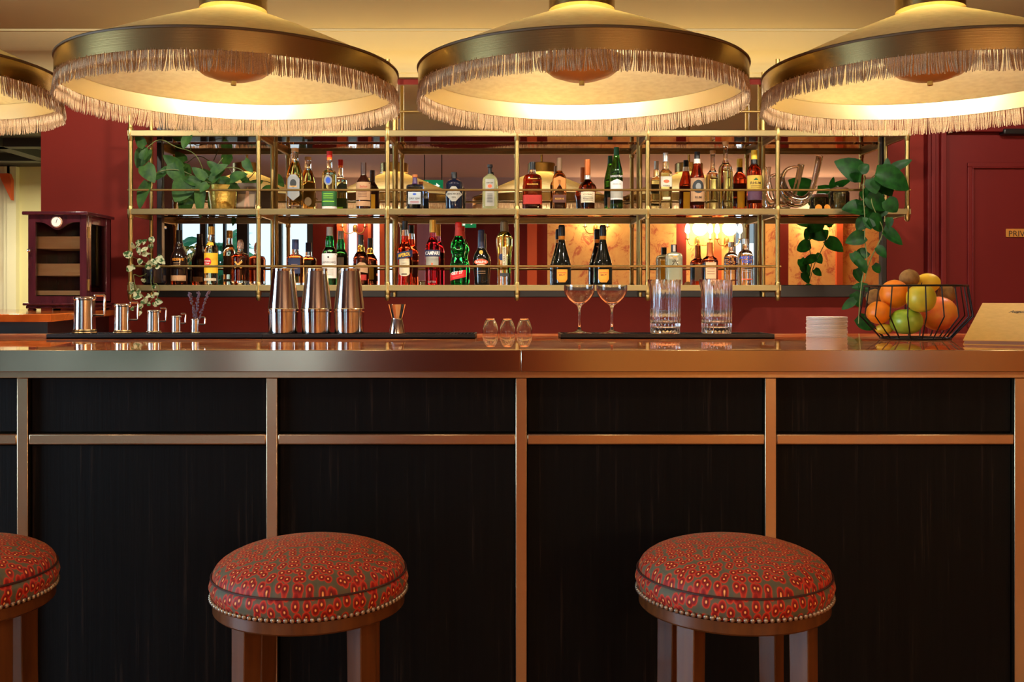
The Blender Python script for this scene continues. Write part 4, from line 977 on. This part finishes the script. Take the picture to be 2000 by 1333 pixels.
bottle(895.5, L, [(L, 14), (552, 16), (528, 17.2), (514, 16.4), (504, 13), (498, 12), (492, 14.2), (483, 16), (472, 13), (462, 7.6), (447, 6.4), (444.5, 6.4), (444, 6.8), (436, 6.6), (434, 5)], [('body', G['mint'], 461.5), ('neck_label', pm('label_rose', (206, 70, 60), .6), 445), ('cap', C['red'], 434)],
       [('rect', 'label', P['red'], 15, 531, 545, 0, 3.6), ('text', 'GET 27', P['white'], -2, 533.5, 22, .04, 6, 3.4)] + [('rect', 'small_print', P['salmon'], 10, 540, 541, 0, 3)],
       'green mint liqueur bottle pinched at the waist with red label')
bottle(940, L, [(L, 13), (553, 13.6), (520, 15), (505, 16.2), (497, 14), (487, 8), (482, 6.6), (450.5, 6.2), (449, 5)], [('body', G['black'], 485), ('capsule', pm('cap_midnight', (28, 32, 58), .3), 449)],
       [('disc', 'emblem', P['gold'], 0, 493.5, 3.6, 4), ('disc', 'label', P['salmon'], 0, 512.5, 13, 5.6), ('text', 'BAILEYS', P['white'], 0, 512.5, 20, .03, 4.6), ('disc', 'label_arc', P['cream'], 0, 520, 9.5, 3)] + lines(P['tan'], 0, 530, 8, 2, 4),
       'near black cream liqueur bottle with salmon oval label')
bottle(985, L, [(L, 13.4), (552, 13.8), (515, 13.4), (498, 14), (480, 16), (465, 16), (457, 12), (452.5, 8), (452, 7.6), (434, 7.6), (431, 5)], [('base', G['clear'], 540), ('body', G['gold'], 453), ('stopper', pm('antique_stopper', (116, 96, 66), .4, .5), 431)],
       [('disc', 'emblem', P['navy'], -5, 503, 5.5, 6.5), ('rect', 'label', P['cream'], 3.2, 483, 520), ('text', 'ELDERFLOWER', P['ink'], 0, 501, 34, .02, 3.4, 0, True), ('rect', 'lower_label', P['dark'], 8.5, 534, 540)],
       'fluted pale gold elderflower bottle with vertical strip label')
for px, lb in ((1097, 'black champagne bottle with orange label in the bay above the coupe nearer the small glasses'), (1177.5, 'black champagne bottle with orange label beside the post nearest the mixing glasses')):
    bottle(px, L, [(L, 17.6), (553, 18.4), (520, 18.4), (511, 17), (492, 11), (476, 7.2), (469, 6.2), (462, 6.4), (458, 6.9), (443, 6.4), (440, 5)], [('body', G['black'], 468.5), ('neck_label', P['orange'], 461.5), ('foil', C['black'], 440)],
           [('poly', 'label', P['orange'], [(-10, 527), (10, 527), (10, 546), (6, 552), (-6, 552), (-10, 546)]), ('text', 'BRUT', P['ink'], 0, 538, 11, .02), ('rect', 'label_rule', P['red'], 8, 533, 533.8)], lb)
bottle(1316, L, [(L, 15.6), (554, 16), (501, 16), (496, 14), (493, 6), (492.5, 5.6), (478, 5.6)], [('body', pm('frosted_pale_glass', (226, 228, 190), .12, 0, .7, 1.4), 493), ('cap', C['black'], 478)],
       [('text', '\u516d', P['ink'], 0, 513, 12, .02), ('rect', 'small_print', P['gold'], 4, 501, 503), ('rect', 'cap_strip', C['silver'], 2.4, 479, 492), ('rect', 'back_label', P['yellow'], 9, 506, 550, True)],
       'pale hexagonal gin bottle with one large black character', n=4, dep=1)
bottle(1386.5, L, [(L, 15), (553, 15.4), (509, 15.6), (505, 13), (501, 7), (492, 6), (474, 5.6)], [('body', G['rum'], 501), ('stopper', C['copper'], 474)],
       [('rect', 'label', P['pink'], 10, 513, 545), ('rect', 'back_label', P['cream'], 8, 514, 548, True)] + lines(P['brown'], 0, 520, 7, 4, 5), 'flat shouldered bourbon bottle with pinkish label behind a mixing glass', n=3, dep=.7)
bottle(1456, L, [(L, 14.6), (553, 15), (500, 15), (492, 12), (488, 5.6), (477.5, 5.2), (477, 6.2), (467, 6.2)], [('body', G['clear'], 489), ('neck', G['clear'], 477.4), ('cap', C['silver'], 467)],
       [('text', 'ABSOLUT', P['blue'], 0, 504, 27, .035, 6.4), ('text', 'VODKA', P['blue'], 0, 511.8, 20, .035, 6)] + lines(P['grey'], 0, 520, 9, 4, 3.5) + [('rect', 'small_print', P['salmon'], 10, 545, 547)],
       'clear round shouldered vodka bottle with blue capitals')

# ================================================================ decanters and jar, right bay
zs = SZ[1]
dc = thing('round_decanter', 'clear round bellied glass decanter beside the post at the right bay', 'decanter', (X(1500, SB), SB, zs))
pr = [(11, 406), (13.5, 398), (12.5, 384), (8, 366), (5, 352), (4.4, 340), (5, 331), (6.4, 327)]
MB().lathe([(a * sB, max(zs + .0005, Z(y, SB))) for a, y in pr] + [(a * sB - .0025, Z(y - .6, SB) + (.004 if i == 7 else 0)) for i, (a, y) in enumerate(reversed(pr))] + [(.0005, Z(404, SB))], 40, (X(1500, SB), SB, 0)).build('glass_body', M['glass'], dc, smooth=60)
sw = thing('swan_decanter', 'curved clear glass swan decanter with one tall spout', 'decanter', (X(1562, SB), SB, zs))
path = chaikin([tuple(W(x_, y_, SB)) for x_, y_ in ((1601, 305), (1594, 340), (1586, 372), (1574, 391), (1557, 395), (1541, 390), (1530, 374), (1526, 350), (1534, 332), (1548, 326), (1559, 326))], 3)
n_ = len(path); rads = []
for i in range(n_):
    u = i / (n_ - 1)
    rads.append((7.2 - 2.5 * u / .25 if u < .25 else 4.7 + 8.0 * math.sin((u - .25) / .45 * PI) if u < .70 else 4.4 - 2.6 * (u - .70) / .3) * sB)
inner = [(max(r - .002, .0012)) for r in rads]
mb = MB().tube(path, rads, 24, cap=False); mb.tube(list(reversed(path)), list(reversed(inner)), 24, cap=False)
mb.build('glass_body', M['glass'], sw, smooth=60, recalc=False)
jr = thing('jar', 'lidded glass jar of dark preserved fruit on the upper shelf end', 'jar', (X(1640, SB), SB, zs))
xj = X(1640, SB)
MB().lathe([(.044, zs + .0005), (.046, zs + .006), (.046, zs + .09), (.040, zs + .098), (.037, zs + .098), (.042, zs + .088), (.042, zs + .008), (.001, zs + .006)], 40, (xj, SB, 0)).build('glass_body', thin_glass('jar_glass', (226, 224, 200)), jr, smooth=40)
MB().lathe([(.040, zs + .0085), (.0405, zs + .084), (.001, zs + .085)], 32, (xj, SB, 0)).build('filling', pm('preserved_fruit', (58, 50, 22), .4, nz=((50, 50, 50), (110, 78, 26), .45, .7)), jr)
MB().lathe([(.042, zs + .099), (.042, zs + .112), (.03, zs + .116), (.001, zs + .116)], 32, (xj, SB, 0)).build('lid', pm('dark_wood_lid', (92, 54, 30), .5), jr, bevel=.002)
for k, (px, py, lb) in enumerate(((1599, 400, 'dried orange slice leaning beside the swan decanter'), (1616, 402, 'dried orange slice against the jar of preserved fruit'))):
    c = W(px, py, SB - .01); o = MB(); r = .017
    o.rings([[(r * k2 * math.cos(2 * PI * j / 20), yy, r * k2 * math.sin(2 * PI * j / 20)) for j in range(20)] for yy, k2 in ((-.002, .93), (-.001, 1), (.001, 1), (.002, .93))])
    o = o.build('orange_slice', pm('orange_slice_flesh', (236, 150, 50), .5), smooth=0); o.location = (c.x, c.y, zs + r); o.rotation_euler = (-.15, 0, .3 * k)
    tag(o, lb, 'orange slice', 'dried orange slices')
pc = W(480, 383, 4.70)
ph = thing('photo_card', 'small brown photo card leaning by the gold plant pot', 'photograph', (pc.x, 4.70, zs))
a_, b_ = X(463, 4.7), X(500, 4.7); zt2 = Z(357, 4.7)
cb_ = MB().add([(a_, 4.68, zs), (b_, 4.68, zs), (b_, 4.71, zt2), (a_, 4.71, zt2), (a_, 4.683, zs), (b_, 4.683, zs), (b_, 4.713, zt2), (a_, 4.713, zt2)], [(0, 1, 2, 3), (7, 6, 5, 4), (0, 4, 5, 1), (1, 5, 6, 2), (2, 6, 7, 3), (3, 7, 4, 0)]).build('card', pm('sepia_card', (74, 58, 42), .5), ph, smooth=0)
def onc(u, v): return (a_ + (b_ - a_) * u, 4.68 + .03 * v - .0012, zs + (zt2 - zs) * v)
MB().add([onc(.06, .04), onc(.94, .04), onc(.94, .60), onc(.06, .6)], [(0, 1, 2, 3)]).build('floor_area', pm('sepia_light', (120, 98, 70), .5), cb_, smooth=0)
fig = [(.40, .08), (.5, .06), (.56, .3), (.66, .1), (.72, .12), (.66, .45), (.62, .72), (.56, .85), (.48, .72), (.44, .45)]
MB().add([tuple(Vector(onc(*p)) + Vector((0, -.0006, 0))) for p in fig], [tuple(range(len(fig)))]).build('figure', pm('sepia_figure', (150, 110, 80), .5), cb_, smooth=0)

# ================================================================ plants
def leaf(mb, p0, p1, wd, nrm, droop=.15, fold=.25):
    p0, p1 = Vector(p0), Vector(p1); ax = p1 - p0; Ln = ax.length; ax.normalize()
    n = Vector(nrm); n = (n - ax * n.dot(ax)).normalized(); sd = ax.cross(n)
    ws = [.10, .62, .92, 1.0, .92, .72, .42, .06]; us = [0, .06, .16, .30, .48, .68, .86, 1.0]
    base = len(mb.v); vs = []
    for u, w_ in zip(us, ws):
        c = p0 + ax * Ln * u - n * (droop * Ln * (u - .4) ** 2)
        back = -.10 * Ln if u == .06 else 0
        for q in (-1, -.5, 0, .5, 1):
            e = abs(q) * w_ * wd / 2
            vs.append(c + sd * q * w_ * wd / 2 + n * (e * fold) + ax * (back * abs(q)))
    fs = []
    for i in range(len(us) - 1):
        for j in range(4): fs.append((base * 0 + i * 5 + j, i * 5 + j + 1, (i + 1) * 5 + j + 1, (i + 1) * 5 + j))
    mb.add(vs, fs)
def vine_leaves(mb, st, spec, D0, rnd, jit=.05, wide=1.2):
    for bx_, by_, tx, ty, wpx in spec:
        D = D0 + rnd.uniform(-jit, jit); k = D / F
        p0 = W(bx_, by_, D + rnd.uniform(-.012, .012)); p1 = W(tx, ty, D + rnd.uniform(-.02, .02))
        leaf(mb, p0, p1, wpx * k * wide, (rnd.uniform(-.5, .5), -1, rnd.uniform(-.1, .7)), rnd.uniform(.0, .35), rnd.uniform(.1, .4))
rnd = random.Random(12)
# pothos in a gold pot
cv5 = lambda x_, y_: (230 + x_ / 3.507, 240 + y_ / 3.507)
DP = 4.70
pp = thing('potted_pothos', 'green pothos in a hammered gold pot at the shelf end with long stems', 'potted plant', (X(437, DP), DP, zs))
kp = DP / F
MB().lathe([(20 * kp, zs + .0005), (22 * kp, zs + .01), (27 * kp, Z(370, DP)), (27.6 * kp, Z(363, DP)), (26 * kp, Z(363, DP)), (24 * kp, Z(372, DP)), (.001, Z(373, DP))], 40, (X(434, DP), DP, 0)).build('pot', pm('hammered_gold', (212, 184, 92), .3, .75, bump=((90, 90, 90), .5, .004)), pp)
lv = [(185, 160, 120, 82, 70), (205, 175, 130, 310, 105), (180, 290, 250, 405, 95), (205, 400, 140, 590, 100), (440, 315, 310, 222, 75), (490, 85, 448, 178, 75), (380, 270, 450, 420, 110), (490, 390, 388, 540, 140),
      (570, 410, 558, 655, 66), (605, 385, 508, 305, 60), (640, 345, 748, 285, 60), (640, 405, 730, 318, 70), (768, 385, 882, 345, 78), (868, 255, 926, 342, 60), (695, 400, 832, 450, 80), (560, 420, 438, 370, 60), (560, 440, 450, 560, 110),
      (330, 330, 240, 395, 50), (620, 420, 560, 470, 60), (690, 330, 610, 260, 50), (300, 330, 380, 300, 45), (500, 430, 540, 560, 90), (170, 250, 200, 170, 60)]
fo, stp = MB(), MB()
vine_leaves(fo, None, [(*cv5(a, b), *cv5(c, d), w_ / 3.507) for a, b, c, d, w_ in lv], 4.60, rnd, .05)
for pts in ([(690, 430), (600, 380), (560, 250), (500, 190), (400, 170), (290, 100), (200, 170)], [(690, 430), (590, 400), (430, 320), (320, 320), (230, 360), (200, 400)], [(690, 430), (700, 330), (760, 300), (860, 320), (890, 390)], [(690, 430), (640, 350), (690, 280), (720, 240)], [(500, 190), (490, 90)], [(690, 440), (600, 460), (500, 450)]):
    P3 = [W(*cv5(*q), 4.70 - .10 * min(1, i / 2)) for i, q in enumerate(pts)]
    stp.tube(chaikin([tuple(q) for q in P3], 2), .0022, 6)
fo.build('foliage', M['pothos'], pp, smooth=80, recalc=False); stp.build('stems', M['stem'], pp)
# variegated trailer in a dark pot
DV = 4.68; vz = SZ[2]
vp_ = thing('variegated_plant', 'variegated trailing plant in a dark glass pot over the lower shelf', 'potted plant', (X(301, DV), DV, vz))
MB().lathe([(19 * DV / F, vz + .0005), (23 * DV / F, vz + .01), (23 * DV / F, Z(524, DV)), (21.5 * DV / F, Z(524, DV)), (21 * DV / F, Z(535, DV)), (.001, Z(536, DV))], 36, (X(301, DV), DV, 0)).build('pot', pm('dark_pot', (20, 20, 26), .08, coat=.6), vp_)
cv7 = lambda x_, y_: (240 + x_ / 7.41, 450 + y_ / 7.41)
lv = [(130, 370, 0, 330, 75), (180, 260, 125, 175, 60), (190, 210, 290, 150, 70), (290, 190, 350, 140, 60), (230, 250, 245, 365, 50), (330, 300, 290, 250, 70), (400, 170, 440, 90, 60), (390, 200, 430, 260, 55), (500, 380, 610, 490, 70), (340, 480, 440, 540, 90),
      (430, 480, 500, 420, 70), (270, 420, 230, 500, 60), (120, 530, 60, 600, 60), (110, 520, 180, 560, 50), (160, 830, 60, 880, 110), (130, 800, 160, 760, 60), (150, 940, 290, 960, 80), (290, 1000, 350, 1060, 80), (340, 950, 400, 960, 50), (420, 940, 450, 980, 50), (470, 1030, 580, 1040, 60), (480, 1050, 460, 1110, 60),
      (230, 1090, 300, 1110, 50), (270, 1180, 230, 1240, 50), (120, 1120, 150, 1160, 45), (460, 800, 440, 850, 40), (300, 700, 310, 760, 50), (490, 900, 480, 950, 45), (360, 1060, 400, 1090, 40), (200, 870, 260, 900, 50), (480, 520, 540, 540, 50), (350, 350, 400, 330, 60), (300, 320, 350, 380, 60)]
fo, stp = MB(), MB()
vine_leaves(fo, None, [(*cv7(a, b), *cv7(c, d), w_ / 7.41) for a, b, c, d, w_ in lv], 4.545, rnd, .025, 1.6)
for pts in ([(440, 540), (380, 420), (300, 330), (180, 240)], [(440, 540), (260, 440), (130, 380)], [(440, 545), (400, 400), (420, 200), (430, 110)], [(440, 545), (500, 480), (560, 470)], [(440, 545), (260, 690), (150, 620), (160, 720), (200, 880), (280, 930), (320, 1010), (260, 1100), (270, 1200)],
            [(440, 545), (400, 640), (410, 820), (460, 930), (400, 1040), (230, 1090), (130, 1120)], [(460, 540), (430, 780), (500, 770), (530, 900), (490, 980), (480, 1080)]):
    P3 = [W(*cv7(*q), 4.66 if i == 0 else (4.60 if i == 1 else 4.55)) for i, q in enumerate(pts)]
    stp.tube(chaikin([tuple(q) for q in P3], 2), .0016, 6)
fo.build('foliage', M['varieg'], vp_, smooth=80, recalc=False); stp.build('stems', M['stem'], vp_)
# long green vine at the right end
DVn = 4.47; cvr = lambda x_, y_: (1500 + x_ / 3.03, 240 + y_ / 3.03)
vn = thing('hanging_vine', 'deep green vine in a glass vase trailing from the shelf down to the fruit basket', 'potted plant', (X(1690, 4.66), 4.66, zs))
xv = X(1690, 4.66)
MB().lathe([(.026, zs + .0005), (.03, zs + .006), (.03, zs + .08), (.016, zs + .11), (.018, zs + .125), (.0155, zs + .125), (.0135, zs + .11), (.027, zs + .08), (.027, zs + .008), (.001, zs + .006)], 32, (xv, 4.66, 0)).build('vase', M['glass'], vn, smooth=50)
lv = [(560, 310, 402, 226, 120), (545, 290, 600, 245, 55), (700, 290, 708, 205, 40), (720, 280, 855, 215, 50), (640, 300, 850, 385, 130), (610, 330, 640, 420, 80), (700, 455, 765, 530, 80), (590, 430, 700, 520, 90), (570, 510, 440, 505, 100), (640, 500, 540, 590, 90),
      (600, 465, 535, 480, 35), (600, 560, 680, 640, 90), (580, 570, 525, 640, 70), (575, 670, 458, 708, 80), (685, 635, 800, 720, 85), (645, 735, 702, 798, 60), (590, 760, 500, 805, 60), (530, 810, 585, 890, 60), (520, 865, 545, 945, 50), (625, 840, 665, 890, 45),
      (580, 975, 495, 975, 50), (515, 1045, 436, 1106, 45), (500, 1010, 545, 1090, 70), (530, 1150, 632, 1228, 75), (560, 960, 600, 1000, 40), (650, 340, 740, 430, 110), (560, 400, 620, 470, 70), (720, 560, 715, 630, 40), (640, 420, 690, 380, 60), (500, 770, 550, 860, 55), (620, 620, 560, 560, 60), (660, 540, 720, 490, 50)]
fo, stp = MB(), MB()
vine_leaves(fo, None, [(*cvr(a, b), *cvr(c, d), w_ / 3.03) for a, b, c, d, w_ in lv], DVn, rnd, .035)
for pts in ([(577, 480), (580, 330), (570, 300), (560, 420), (575, 560), (570, 700), (592, 800), (560, 900), (548, 1000), (540, 1100), (535, 1190)], [(577, 480), (590, 340), (640, 320), (600, 450), (650, 560), (690, 640), (640, 740), (600, 820), (570, 940)], [(577, 470), (600, 320), (700, 280), (740, 270)]):
    P3 = [W(*cvr(*q), 4.66 if i < 2 else (4.54 if i == 2 else DVn)) for i, q in enumerate(pts)]
    stp.tube(chaikin([tuple(q) for q in P3], 2), .0024, 6)
fo.build('foliage', M['vine'], vn, smooth=80, recalc=False); stp.build('stems', M['stem'], vn)

# ================================================================ sconces, exit signs and garden, seen in the mirror
bulbm = pm('candle_bulb', (255, 226, 176), .5, es=26)
def sconce(x, z, label, e=9):
    t = thing('wall_sconce', label, 'wall lamp', (x, RY, z), 'brass wall sconces seen in the mirror')
    MB().lathe([(.002, -.05), (.03, -.04), (.035, 0), (.03, .05), (.002, .07)], 20, (x, RY + .02, z)).build('back_plate', M['brass2'], t)
    for sgn in (-1, 1):
        pts = chaikin([(x, RY + .03, z - .02), (x + sgn * .05, RY + .10, z - .07), (x + sgn * .13, RY + .14, z - .06), (x + sgn * .16, RY + .14, z + .02)], 2)
        MB().tube(pts, .008, 8).lathe([(.03, z + .02), (.035, z + .03)], 16, (x + sgn * .16, RY + .14, 0)).build('arm', M['brass2'], t)
        MB().lathe([(.012, z + .03), (.012, z + .10)], 12, (x + sgn * .16, RY + .14, 0)).build('candle_sleeve', C['white'], t)
        MB().lathe([(.012, z + .102), (.035, z + .13), (.03, z + .2), (.01, z + .25)], 16, (x + sgn * .16, RY + .14, 0)).build('bulb', bulbm, t)
    l = light('sconce_light', 'POINT', (0, .22, .17), e, (1.0, .74, .42), size=.1); l.parent = t
for px, lb, e in ((690, 'brass double arm sconce reflected above the green whisky bottle', 8), (1165, 'brass double arm sconce reflected above the champagne bottles', 14), (1366, 'bright double arm sconce reflected above the bourbon bottle', 20), (1424, 'bright double arm sconce reflected above the blue lettered vodka', 20), (1600, 'brass double arm sconce reflected behind the swan decanter', 16)):
    sconce(RXp(px), 1.96 if e == 20 else 2.13, lb, e)
eg = pm('exit_green', (20, 150, 92), .5, es=.25); ew = pm('exit_white', (235, 255, 245), .5, es=.6)
for x, y, z, lb in ((RXp(914), RY + .03, 2.15, 'green exit sign reflected over the dark red door'), (-.87, -1.0, 2.37, 'green exit sign hanging from the room ceiling, reflected above the square gin bottle')):
    t = thing('exit_sign', lb, 'exit sign', (x, y, z), 'green exit signs')
    b = MB().box(x - .11, x + .11, y, y + .03, z, z + .13).build('panel', eg, t, bevel=.004)
    k = .7
    MB().add([(x + dx * k, y + .0305, z + .065 + dz * k) for dx, dz in ((.11, 0), (.05, .045), (.05, .015), (-.02, .015), (-.02, -.015), (.05, -.015), (.05, -.045))], [tuple(range(7))]).build('arrow', ew, b, smooth=0)
    MB().lathe([(.01, z + .095), (.008, z + .108)], 10, (x - .06, y + .03, 0)).box(x - .08, x - .045, y + .029, y + .032, z + .03, z + .09).build('figure', ew, b, smooth=0)
    if y > -2: MB().box(x - .10, x - .09, y + .01, y + .02, z + .13, 2.86).box(x + .09, x + .10, y + .01, y + .02, z + .13, 2.86).build('hanger', M['black'], t)
gar = random.Random(8)
def garden(x, y, h, sp, label):
    t = thing('garden_plant', label, 'garden plant', (x, y, -.02), 'garden plants beyond the windows')
    f, s_ = MB(), MB()
    for k in range(46):
        a = gar.uniform(0, 2 * PI); zz = h * gar.uniform(.48, 1); r = sp * gar.uniform(.1, .5)
        p0 = Vector((x + r * .4 * math.cos(a), y + r * .4 * math.sin(a), zz * .85)); ln = gar.uniform(.3, .6)
        p1 = p0 + Vector((math.cos(a) * ln * .9, math.sin(a) * ln * .9, gar.uniform(-.2, .3)))
        leaf(f, p0, p1, ln * .42, (gar.uniform(-.3, .3), .6, .8), .5, .2)
        s_.tube([(x, y, 0), tuple((Vector((x, y, 0)) + p0) / 2 + Vector((0, 0, .1))), tuple(p0)], .008, 5)
    f.build('foliage', M['garden'], t, smooth=80, recalc=False); s_.build('stems', M['stem'], t)
for px, y, h, lb in ((328, -4.9, 2.3, 'tall leafy garden plant reflected behind the variegated plant'), (424, -6.1, 2.4, 'tall leafy garden plant reflected beside the black brown rum bottle'),
                     (505, -5.0, 1.6, 'leafy garden plant reflected behind the rum decanter'), (585, -6.1, 1.75, 'leafy garden plant reflected behind the navy capped whisky')):
    garden(RXp(px) * (1 + (-4 - y) * .07), y, h, .7, lb)
